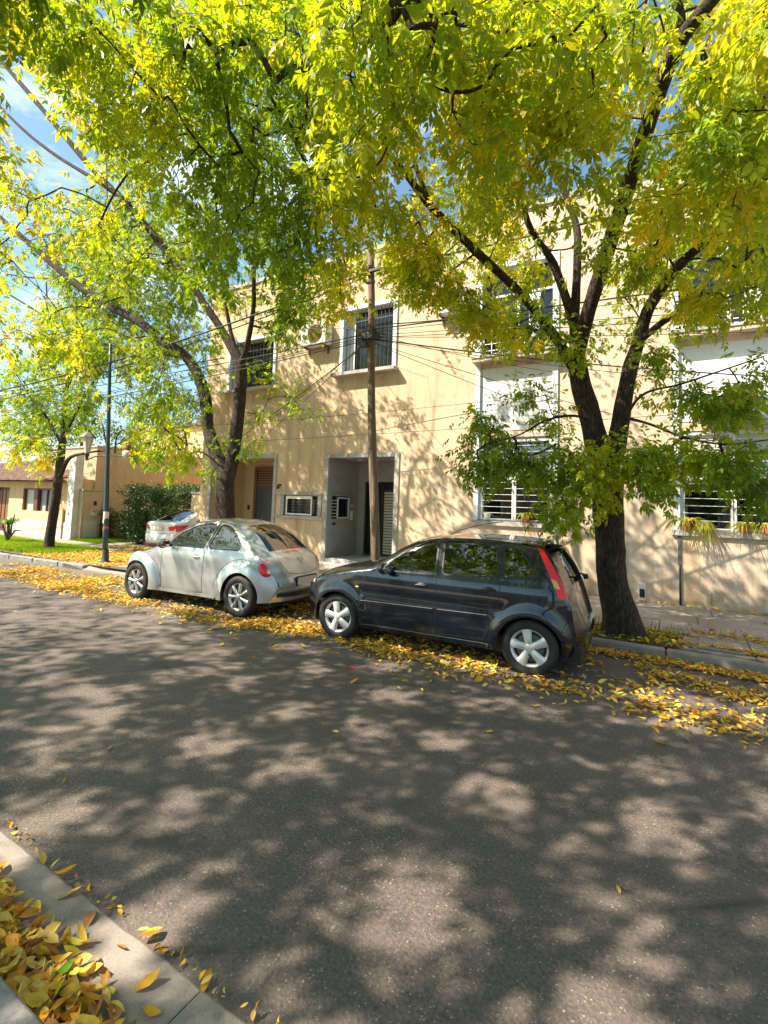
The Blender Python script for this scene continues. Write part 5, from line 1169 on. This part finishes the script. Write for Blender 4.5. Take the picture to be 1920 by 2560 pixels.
while y < 1060:
    x = -40.0
    while x < 1700:
        px, py = x+rs.uniform(-9, 9), y+rs.uniform(-9, 9); x += step
        lo = low(px)
        if py > lo+rs.uniform(-22, 14) or gapped(px, py): continue
        cl = noise.noise(Vector((px*.011, py*.011, 3.3)))
        if rs.random() > .45+.6*cl+(.08 if px < 330 else 0)+(.24 if py > 400 and 400 < px < 1230 else 0)-(.04 if px > 650 and py < 380 else 0)-(.12 if px > 850 and py > 570 else 0)+(.12 if px > 850 and 380 < py < 570 else 0): continue
        e = (1030-py)/1030
        if px < 330:
            D = rs.uniform(7.5, 15) if py > 250 else rs.uniform(6, 12)
        elif px < 700: D = rs.uniform(6.0, 11.5)
        else: D = rs.uniform(5.0, 9.0) if py > 350 else rs.uniform(4.6, 8.6)
        if py > lo-120: D = max(D, 7.0 if px > 700 else 9.0)
        p = onD(px*SC, py*SC, D)
        if hides_limb(px, py, D) and rs.random() < .93: continue
        if p.y > 10.2: D *= 9.9/p.y; p = onD(px*SC, py*SC, D)
        yel = .21+(.13 if px < 300 else 0)+(.05 if py < 250 and px < 350 else 0)+(.12 if 700 < px < 1000 and py > 350 else 0)-(.26 if 400 < px < 700 and py > 100 else 0)+(.20 if px > 700 else 0)  # right side made yellower to paint in the canopy's backlit brightness
        give(p, yel, 1.0, 1.0)
    y += step
def cluster(cx, cy, rx, ry, n, Y0, Y1, yel, size=1.0, nl=1.0, only=None):
    for _ in range(n):
        a, q = rs.uniform(0, 6.283), math.sqrt(rs.random()); u_, v_ = cx+rx*q*math.cos(a), cy+ry*q*math.sin(a); p = dp(u_, v_, rs.uniform(Y0, Y1))
        if cy < 700 and hides_limb(u_, v_, (p-O).length): continue
        if 205 < u_ < 262 and cy > 780: continue
        give(p, yel, size, nl, only)
A_ = (0,)
for c in ((1060, 960, 62, 50, 24, 6.9, 7.7), (1040, 1015, 45, 30, 9, 6.9, 7.6), (1120, 1000, 60, 34, 14, 6.8, 7.7), (1190, 985, 60, 40, 16, 6.8, 7.6), (1255, 1010, 60, 44, 18, 6.7, 7.5), (1225, 1075, 48, 45, 15, 6.7, 7.4), (1210, 1120, 30, 24, 5, 6.8, 7.3), (1330, 980, 70, 36, 16, 6.8, 7.6), (1400, 1005, 50, 46, 13, 6.8, 7.5), (1300, 1050, 40, 26, 7, 6.8, 7.4), (1425, 1050, 25, 28, 5, 6.9, 7.4),
          (1510, 1000, 80, 34, 20, 6.8, 7.6), (1600, 990, 62, 50, 18, 6.8, 7.6), (1640, 1060, 30, 26, 5, 6.9, 7.5), (1500, 850, 55, 36, 14, 6.9, 7.6), (1575, 865, 60, 45, 18, 6.9, 7.6), (1470, 965, 35, 30, 7, 6.9, 7.5), (1640, 830, 30, 60, 6, 7, 7.6), (1140, 830, 28, 30, 5, 7.3, 7.9), (1180, 885, 26, 34, 5, 7.3, 7.9), (1060, 900, 40, 22, 6, 7.2, 7.8),
          (1250, 745, 36, 34, 8, 7.2, 7.6), (1180, 700, 60, 50, 14, 7, 7.9), (1110, 720, 50, 40, 9, 7.2, 7.9), (1440, 760, 60, 26, 6, 7.1, 7.7), (1385, 800, 16, 30, 2, 7.5, 7.9), (1340, 700, 60, 60, 9, 7.6, 8.4), (1480, 690, 90, 40, 16, 7, 8)):
    cluster(*c, .0 if c[1] > 800 else .12, 1.02, .95, A_)
cluster(570, 640, 110, 80, 60, 7.4, 9.2, .0, only=(1,)); cluster(650, 700, 60, 40, 12, 7.5, 9, .02); cluster(900, 560, 90, 40, 22, 7.6, 9.4, .2); cluster(1080, 560, 80, 50, 20, 7.9, 9.4, .2); cluster(1420, 560, 120, 50, 26, 7.9, 9.3, .2); cluster(820, 560, 60, 30, 12, 8.2, 9.4, .2); cluster(740, 600, 40, 40, 12, 6.4, 7.5, .25); cluster(870, 610, 40, 30, 10, 6.4, 7.5, .2)
B_ = (1,)
for c in ((620, 850, 52, 26, 9, 8.4, 9.2), (665, 885, 22, 12, 2, 8.4, 9), (560, 900, 20, 40, 5, 8.2, 8.8), (540, 950, 26, 28, 5, 8.0, 8.6), (455, 1010, 20, 24, 4, 7.8, 8.3), (475, 960, 16, 24, 2, 7.8, 8.3), (560, 800, 30, 30, 6, 8.2, 9), (380, 880, 60, 60, 14, 8.2, 9.6), (330, 960, 60, 45, 14, 8.6, 10.0), (400, 960, 28, 40, 7, 8.2, 9), (290, 890, 50, 50, 14, 8.4, 10), (250, 800, 60, 50, 16, 8.2, 10), (320, 800, 60, 40, 12, 8, 9.6), (470, 800, 30, 60, 6, 8, 8.6)):
    cluster(*c, .30 if c[0] < 430 else .02, 1.0, 1.0, B_)
C_ = (2,)
for c in ((60, 830, 80, 60, 46, 7.2, 8.6), (130, 780, 90, 40, 24, 7.2, 8.6), (40, 900, 60, 50, 34, 7.3, 8.6), (130, 880, 70, 60, 30, 7.4, 8.5), (190, 850, 40, 50, 14, 7.4, 8.5), (90, 950, 50, 26, 8, 7.4, 8.4), (210, 930, 30, 30, 5, 7.3, 8)):
    cluster(*c, -.05, 1.1, 1.1, C_)
for c in ((50, 970, 45, 34, 14, 7.4, 8.2), (95, 1010, 24, 24, 5, 7.4, 8.0), (20, 760, 50, 40, 8, 7.4, 8.4)): cluster(*c, .62, 1.1, 1.1, C_)
# canopy overhead and behind, out of the picture, that dapples the road and pavement
cnt = 0; HOLES = []
for _ in range(3200):                                       # gaps in the crown, laid out along the sun's rays
    c = (rs.uniform(-7, 5), rs.uniform(-.4, 6)); r_ = rs.uniform(.10, .20) if c[1] < 2.8 else rs.uniform(.08, .17)
    if all(math.dist(c, h[:2]) > (.40 if c[1] < 2.8 else .46)+1.0*(h[2]+r_) for h in HOLES): HOLES.append((*c, r_))
HA = np.array(HOLES)
for ps in range(6):
    gy = -.3+ps*.05
    while gy < 5.7:
        gx = -6.6+rs.uniform(0, .3)
        while gx < 4.6:
            x_, y_ = gx+rs.uniform(-.14, .14), gy+rs.uniform(-.14, .14); gx += .29
            if x_ < -3.2 and y_ < 4.4-.25*(x_+3.4) and (noise.noise(Vector((x_*.9, y_*1.6, 9)))+.25*(x_+4.6) < -.05): continue
            if (np.hypot(HA[:, 0]-x_, HA[:, 1]-y_) < HA[:, 2]+.15).any(): continue
            h = rs.uniform(5.2, 7.2); p = Vector((x_-.68*h, y_-.62*h, h)); q, w_, z_ = projn([p]); q = q[0]/SC; w_ = w_[0]/SC
            if z_[0] > .3 and -30 < q < 1690 and w_ > -30: continue
            give(p, .12, 1.0, .55, (3,), .5); cnt += 1
        gy += .29
for _ in range(1100):                                        # crown of the forked tree that shades the entrances
    p = Vector((rs.uniform(-16.5, -10.8), rs.uniform(6.5, 9.0), rs.uniform(5.6, 10))); q, w_, z_ = projn([p]); q = q[0]/SC; w_ = w_[0]/SC
    if (rs.random() < .45 and gapped(q, w_)) or w_ > low(q)-10 or hides_limb(q, w_, p.length): continue
    give(p, .12, 1.0, 1.0, (1,))
print('sprays', [len(t.sprays) for t in TREES], cnt)
TA.grow(13, .82, .0029, 1, 1.05, 300); TB.grow(13, .84, .0029, 2, 1.05, 300); TC.grow(13, 1.0, .004, 3, 1.2, 200); TN.grow(12, .98, .0029, 4, 1.1, 300)

# ------------------------------------------------------------------ hedge, bush, verge plants, background trees
def foliage_box(name, label, cat, base, bxs, n, size, cols, seed, mat_='hedge_leaf', stem=None, group=None):
    r = np.random.default_rng(seed); t = empty(name, base, 0, label, cat, group); items = []
    for (x0, x1, y0, y1, z0, z1, share) in bxs:
        for _ in range(int(n*share)):
            u = r.random(3); k = r.integers(0, 5)
            if k == 0: u[1] = r.random()**2*.25
            elif k == 1: u[0] = 1-r.random()**2*.15
            elif k == 2: u[2] = 1-r.random()**2*.14
            elif k == 3: u[0] = r.random()**2*.15
            p = np.array([x0+(x1-x0)*u[0], y0+(y1-y0)*u[1], z0+(z1-z0)*u[2]]); p += r.normal(0, .05, 3)+np.array([noise.noise(Vector(p)*1.5), noise.noise(Vector(p)*1.5+Vector((5, 5, 5))), noise.noise(Vector(p)*1.7+Vector((1, 8, 2)))])*.22
            d = r.normal(0, 1, 3)+np.array([.3, -.9, .1]); c = np.array(cols[int(r.integers(0, len(cols)))])*r.uniform(.7, 1.3); items.append((p, frame(d, np.array([0, 0, 1.]), r.normal(0, .7))*size*r.uniform(.7, 1.3), c, int(r.integers(0, 3))))
    o = bake(items, T_SM, 'foliage', mat_, t); o.location = -Vector(base)
    if stem:
        b = MB()
        for (p, q, rr_) in stem: b.tube([p, (np.array(p)+np.array(q))/2+np.array([.05, 0, 0]), q], [rr_, rr_*.8, rr_*.6], 8)
        s_ = b.build('stems', 'bark', t, smooth=True); s_.location = -Vector(base)
    return t
DG = [(.030, .075, .012), (.045, .10, .016), (.02, .05, .01), (.07, .13, .02)]
foliage_box('hedge', 'tall dark green clipped hedge beside the white saloon', 'hedge', (-16.4, 12, .12), [(-17.3, -15.45, 10.7, 13.8, .55, 2.15, .75), (-17.0, -13.6, 13.2, 14.6, .4, 2.3, .35), (-16.9, -16.0, 10.6, 11.4, .2, .8, .05)], 6500, 1.0, DG, 3, stem=[((-16.35, 10.75, .1), (-16.4, 10.95, 1.3), .10), ((-16.2, 11.5, .1), (-16.3, 11.6, 1.2), .06)])
foliage_box('bush', 'low dark bush at the foot of the beige side wall', 'bush', (-18.9, 12, .12), [(-19.5, -17.6, 11.3, 13.0, .1, 1.1, 1)], 1300, .9, DG, 4)
foliage_box('bush', 'narrow climbing shrub on the wall just right of the meter cabinet', 'bush', (-19.1, 11.1, .12), [(-19.3, -18.9, 10.95, 11.4, .3, 1.25, 1)], 260, .8, DG, 5)
foliage_box('bush', 'yellow green shoots spilling over the back of the hedge near the gate pillar', 'bush', (-14.5, 13.5, .12), [(-15.8, -13.5, 13.0, 14.2, 2.2, 2.6, 1)], 500, 1.0, [(.25, .32, .03), (.35, .40, .04)], 6, 'leaf')
for i, (x, y, h, w_, lb_) in enumerate([(-46, 24, 11, 11, 'dark leafy tree behind the tiled roof at the far left edge'), (-36, 27, 10.5, 10, 'dark leafy tree rising behind the middle of the tiled roof'), (-60, 14, 8, 10, 'distant dark tree at the end of the street'), (-30, 30, 8.5, 7, 'dense tree behind the beige side wall')]):
    foliage_box('background_tree', lb_, 'tree', (x, y, 0), [(x-w_/2, x+w_/2, y-w_/3, y+w_/3, h*.22, h*.72, .6), (x-w_/3, x+w_/3, y-w_/4, y+w_/4, h*.6, h, .4)], 2600, 2.6, [(.04, .08, .015), (.07, .12, .02), (.10, .16, .03)], 30+i, 'leaf', stem=[((x, y, 0), (x, y, h*.6), .22)], group='background trees')
hb = empty('unseen_house', (-6, -15, .12), label='unseen cream house added behind the viewer on the near side, for reflections', cat='house')  # house added out of view for paintwork and glass to mirror
bx('wall', 'stucco_dull', hb, -9, 12, -5, 0, 0, 3.6); bx('coping', 'marble', hb, -9.05, 12.05, -5, .05, 3.602, 3.7)
for i in range(4): w = bx('window', 'metal_white', hb, -7+i*4.6, -5.2+i*4.6, .001, .06, 1.0, 2.4); bx('pane', 'glass_dark', w, -6.9+i*4.6, -5.3+i*4.6, .061, .066, 1.1, 2.3)
for i, (x, y) in enumerate(((-14, -3.0), (-21, -3.2))):  # unseen trees, put in and sized so the car windows mirror foliage
    foliage_box('background_tree', 'unseen leafy near side street tree, %s one down the street' % ('first', 'second')[i], 'tree', (x, y, .1), [(x-2.8, x+2.8, y-1.8, y+3.0, 4.0, 10.5, 1)], 1500, 2.0, [(.10, .20, .02), (.20, .30, .02)], 50+i, 'leaf', stem=[((x, y, 0), (x, y, 4.5), .2)], group='near side street trees')
# agave-like plant on the grass
r = random.Random(8)
ag = empty('yucca_plant', (-19.6, 8.05, .12), 0, 'spiky yucca with a sunlit green tuft on the verge by the pale plinth', 'plant')
b = MB().tube([(0, 0, 0), (.02, 0, .3), (0, 0, .55)], [.06, .05, .05], 7).tube([(0, 0, 0), (.2, 0, .3), (.45, -.1, .55), (.6, -.1, .95)], [.04, .03, .025, .015], 6).tube([(.2, 0, .2), (.5, 0, .42), (.85, .05, .45)], [.03, .025, .01], 6).tube([(0, 0, .1), (-.3, 0, .4), (-.55, 0, .65)], [.04, .035, .02], 6)
b.build('stems', 'bark', ag, smooth=True)
o = blades(60, .42, .028, .3, r, .9).build('leaves', 'leaf', ag, kind='stuff'); o.location = (0, 0, .5); colattr(o, lambda i, c: (.16, .30, .04))
# grass
def scatter(name, label, n, region, tmpl, m, colf, zf, size, seed, tilt=.25, cat=None, parent=None, wander=True):
    r = np.random.default_rng(seed); items = []
    rr_ = random.Random(seed)
    while len(items) < n:
        p = region(rr_)
        if p is None: continue
        x, y = p; a = rr_.uniform(0, 6.283); d = np.array([math.cos(a), math.sin(a), rr_.gauss(0, tilt)]); items.append((np.array([x, y, zf(x, y)+rr_.random()*.008]), frame(d, np.array([rr_.gauss(0, tilt), rr_.gauss(0, tilt), 1.]), rr_.gauss(0, tilt))*size*rr_.uniform(.65, 1.3), colf(rr_, x, y), rr_.randrange(len(tmpl))))
    o = bake(items, tmpl, name, m, parent); 
    if label: tag(o, label, cat)
    return o, items
gb = []
for k in range(4):
    b = MB()
    for j in range(5):
        a = random.uniform(0, 6.28); l = random.uniform(.05, .10); c = Vector((random.uniform(-.05, .05), random.uniform(-.05, .05), 0)); d = Vector((math.cos(a)*.4, math.sin(a)*.4, 1)).normalized(); s_ = Vector((-math.sin(a), math.cos(a), 0))*.006
        b.add([c-s_, c+s_, c+d*l], [(0, 1, 2)])
    gb.append((np.array(b.v), b.f))
def upright(p): return p
def grass_items(n, reg, seed, col):
    rr_ = random.Random(seed); items = []
    while len(items) < n:
        p = reg(rr_)
        if p: items.append((np.array([p[0], p[1], .115]), np.eye(3)*rr_.uniform(.7, 1.5), np.array(col)*rr_.uniform(.6, 1.4), rr_.randrange(4)))
    return items
it = grass_items(16000, lambda q: (lambda x: (x, q.uniform(yk(x)+.55, 8.95)))(q.uniform(-27, -15.2)), 4, (.17, .29, .03))
it += grass_items(1800, lambda q: (-16.4+q.gauss(0, .55), 7.9+q.gauss(0, .4)), 5, (.07, .15, .02)) + grass_items(3500, lambda q: (q.uniform(-19.3, -17.3), q.uniform(9.9, 11.6)), 6, (.10, .20, .02))
o = bake(it, gb, 'grass', 'leaf', None); tag(o, 'bright lawn grass on the verge around the small tree', 'grass', kind='stuff')
o = bake(grass_items(260, lambda q: (q.uniform(-1.5, .2), q.uniform(7.53, 8.4)), 7, (.10, .22, .02))+grass_items(60, lambda q: (q.uniform(-1.4, 1.5), 8.62+q.gauss(0, .02)), 8, (.10, .22, .02)), gb, 'weeds', 'leaf', None); tag(o, 'small green weeds in the tree pit and slab joints', 'weeds', kind='stuff')

# ------------------------------------------------------------------ fallen leaves
def litter_template(r, seg=4):
    b = MB(); L = .10; w = .020*r.uniform(.75, 1.3); cu = r.uniform(-.6, 1.6); tw = r.uniform(-.9, .9); prof = [(0, .05), (.22, .72), (.48, 1), (.74, .72), (1, .03)]; vs = []
    for t, ww in prof:
        x = L*(t-.5); z = L*.35*cu*(t-.5)**2*2+.004; a = tw*(t-.5); e = w*ww; fold = .6*r.uniform(.2, 1.5)
        for g in (-1, 0, 1): vs.append((x, g*e*math.cos(a), z+abs(g)*e*fold+g*e*math.sin(a)))
    b.add(vs, [(3*i+k, 3*i+k+1, 3*i+k+4, 3*i+k+3) for i in range(4) for k in range(2)])
    b.add([(-L*.5, -.0012, .004), (-L*.5, .0012, .004), (-L*.72, .0, .006+abs(cu)*.01)], [(0, 1, 2)])
    return np.array(b.v), b.f
LT = [litter_template(rt) for _ in range(12)]
YC = [(.66, .38, .03), (.78, .52, .06), (.62, .33, .03), (.80, .60, .16), (.55, .27, .05), (.70, .50, .12), (.36, .18, .06), (.62, .56, .08)]
def ycol(q, x=0, y=0): return np.minimum(.95, np.array(q.choice(YC))*q.uniform(.8, 1.3))
def dens(x, y, s_): return noise.noise(Vector((x*s_, y*s_, 2.2)))
def band(xa, xb, fy, sd_, thr=-.25, sc=1.6):
    def g(q):
        x = q.uniform(xa, xb); y = fy(x)+q.gauss(0, sd_)
        if dens(x, y, sc)+q.uniform(-.35, .35) < thr: return None
        if y > yk(x)-.02: return None
        return x, y
    return g
zero = lambda x, y: .006
b1 = lambda x: 5.62 if x > -1.2 else (5.50 if x > -4.2 else 5.50+(x+4.2)*.04)
reg = []
it = []
def add_band(n, g, zf, size, seed, tilt=.28):
    q = random.Random(seed); c = 0; tries = 0
    while c < n and tries < n*12:
        tries += 1; p = g(q)
        if p is None: continue
        a = q.uniform(0, 6.283); x, y = p; d = np.array([math.cos(a), math.sin(a), q.gauss(0, tilt)])
        it.append((np.array([x, y, zf(x, y)+q.random()**2*.03]), frame(d, np.array([q.gauss(0, tilt), q.gauss(0, tilt), 1.]), q.gauss(0, tilt))*size*q.uniform(.65, 1.3), ycol(q), q.randrange(12))); c += 1
add_band(2200, band(-5.6, -1.9, lambda x: 5.58-.02*(x+1.9), .20, -.3, 1.1), zero, .64, 1)
add_band(1500, band(-10.5, -5.2, lambda x: 5.38+.02*(x+5.2), .19, -.3, 1.1), zero, .64, 2)
add_band(1500, band(-13.5, -9.0, lambda x: 5.35, .20, -.2, .8), zero, .7, 3)
add_band(900, band(-14.5, -9.0, lambda x: 6.05, .16, -.1, .9), zero, .8, 31)
add_band(620, band(-2.4, 2.8, lambda x: 5.50+.03*x, .20, -.05, 1.1), zero, .68, 4)
add_band(820, band(-.4, 2.8, lambda x: 6.75-.36*(x+.4), .14, -.5, 1.1), zero, .70, 41)
add_band(300, lambda q: (q.uniform(-1.2, 2.6), q.uniform(5.0, 7.3)), zero, .75, 43)
add_band(1500, band(-11, 0, lambda x: 6.4, .55, .1, 1.2), zero, 1.0, 42)
add_band(2300, band(-1.5, 3, lambda x: yk(x)-.14-.05*max(0, x), .085+.0, -.6, 1.5), zero, .74, 5)
add_band(1100, band(-10.5, -1.5, lambda x: yk(x)-.14, .10, -.3, 1.5), zero, 1.0, 6)
add_band(300, lambda q: (q.uniform(-14, 2.4), 5.3+q.gauss(0, .35)), zero, .8, 7)
add_band(10, lambda q: (q.uniform(-9, 2), q.uniform(1.6, 4.8)), zero, .6, 8, .15)
add_band(420, lambda q: (q.uniform(-1.55, .3), q.uniform(7.54, 8.4)), lambda x, y: .128, .95, 9)
add_band(520, lambda q: (q.uniform(.1, 2.6), 7.66+abs(q.gauss(0, .07))), lambda x, y: .145, .95, 10)
add_band(200, lambda q: (q.uniform(.3, 2.6), 8.6+q.gauss(0, .14)), lambda x, y: .148, .95, 101)
add_band(260, lambda q: (q.uniform(-6, 3), 10.86-abs(q.gauss(0, .035))), lambda x, y: .148, .8, 11)
add_band(150, lambda q: (q.uniform(-9.5, 3), q.uniform(7.6, 10.8)), lambda x, y: .148, .9, 12)
add_band(3600, lambda q: (lambda x: (x, q.uniform(yk(x)+.18, 8.9)) if dens(x, 8, .9) > -.4 else None)(q.uniform(-15.6, -11.7)), lambda x, y: .122, .75, 13)
add_band(900, lambda q: (q.uniform(-13.8, -9.9), q.uniform(7.2, 9.2)), lambda x, y: .128, 1.0, 14)
add_band(500, lambda q: (q.uniform(-16, -13), q.uniform(9.4, 10.2)), lambda x, y: .135, 1.0, 15)
print('litter', len(it))
o = bake(it, LT, 'fallen_leaves', 'litter', None); tag(o, 'drifts of yellow fallen leaves along the far gutter and verge', 'fallen leaves', kind='stuff')
# the near heap in the gutter by the granite kerb: leaves one by one
q = random.Random(77); cand = []
for i in range(1000):
    x = q.uniform(-3.3, -1.05); t = abs(q.gauss(0, .13)); y = .985+t; xx = x
    lim = .27 if x < -1.9 else max(0, .27-.42*(x+1.9))
    if t > lim+.06*noise.noise(Vector((x*4, 0, 0))): continue
    cand.append((x, y, .014+q.random()*max(0, .055-.16*t)))
for p in ((-1.72, 1.30), (-1.62, 1.24), (-2.4, 1.36), (-2.2, 1.34), (-1.95, 1.33), (-2.75, 1.40), (-1.55, 1.42), (-1.2, 1.43), (-2.55, 1.415), (-1.9, 1.425)): cand.append((p[0], p[1], .016))
P = np.array(cand); px, py, pz = projn(P); vis = [(pz[i], i) for i in range(len(cand)) if 0 < px[i] < 1960 and py[i] < 2620 and pz[i] > 0]; vis.sort(); near = {i for _, i in vis[:290]}
rest = []; lm = {}
MATN = {}
for i, (x, y, z) in enumerate(cand):
    a = q.uniform(0, 6.283); d = np.array([math.cos(a), math.sin(a), q.gauss(0, .3)]); R = frame(d, np.array([q.gauss(0, .3), q.gauss(0, .3), 1.]), q.gauss(0, .35))*q.uniform(.55, 1.05); ti = q.randrange(12); green = q.random() < .04 and y < 1.15
    ck = 'g' if green else q.randrange(8); col = np.array((.10, .24, .02)) if green else np.array(YC[ck])
    if i not in near: rest.append((np.array([x, y, z]), R, col, ti)); continue
    k2 = (ti, ck)
    if k2 not in lm:
        T, F = LT[ti]; me = bpy.data.meshes.new('fallen_leaf'); me.from_pydata(T.tolist(), [], F); me.materials.append(M['litter']); me.polygons.foreach_set('use_smooth', [True]*len(me.polygons))
        ca = me.color_attributes.new('Col', 'FLOAT_COLOR', 'POINT'); aa = np.ones((len(T), 4), dtype=np.float32)
        tip = np.abs(T[:, 0])/.05; aa[:, :3] = col[None]*(1-.25*tip[:, None]**3); ca.data.foreach_set('color', aa.ravel()); lm[k2] = me
    o = bpy.data.objects.new('fallen_leaf', lm[k2]); COL.objects.link(o); o.matrix_world = Matrix(((*R[0], x), (*R[1], y), (*R[2], z), (0, 0, 0, 1)))
    tag(o, 'curled green fallen leaf among the yellow ones in the near gutter' if green else 'curled %s fallen leaf in the heap on the near concrete gutter' % ('deep golden', 'bright yellow', 'orange brown', 'pale straw', 'brown', 'buff yellow', 'dark brown', 'greenish yellow')[ck], 'fallen leaf', 'fallen leaves heaped in the near gutter')
if rest: o = bake(rest, LT, 'fallen_leaves', 'litter', None); tag(o, 'more yellow leaves farther along the near gutter', 'fallen leaves', kind='stuff')
# grit and twigs along the near road edge
it = []
add_band(110, lambda q: (q.uniform(-4, 0), 1.415+abs(q.gauss(0, .02))), zero, .38, 20, .5)
o = bake(it, LT, 'leaf_crumbs', 'litter', None); tag(o, 'crumbled leaf scraps in the joint between gutter and asphalt', 'leaf scraps', kind='stuff')
w_ = onZ(878, 1669, .006); o = MB().add([(-.09, -.02, 0), (-.02, -.035, .008), (.07, -.02, .002), (.10, .015, .006), (.02, .03, .01), (-.06, .02, .002)], [(0, 1, 4, 5), (1, 2, 3, 4)]).build('litter_scrap', 'lamp_red'); o.location = w_; o.scale = (.6, .6, 1); tag(o, 'small red paper scrap on the asphalt in front of the dark hatchback', 'litter')
print('objects', len(bpy.data.objects))
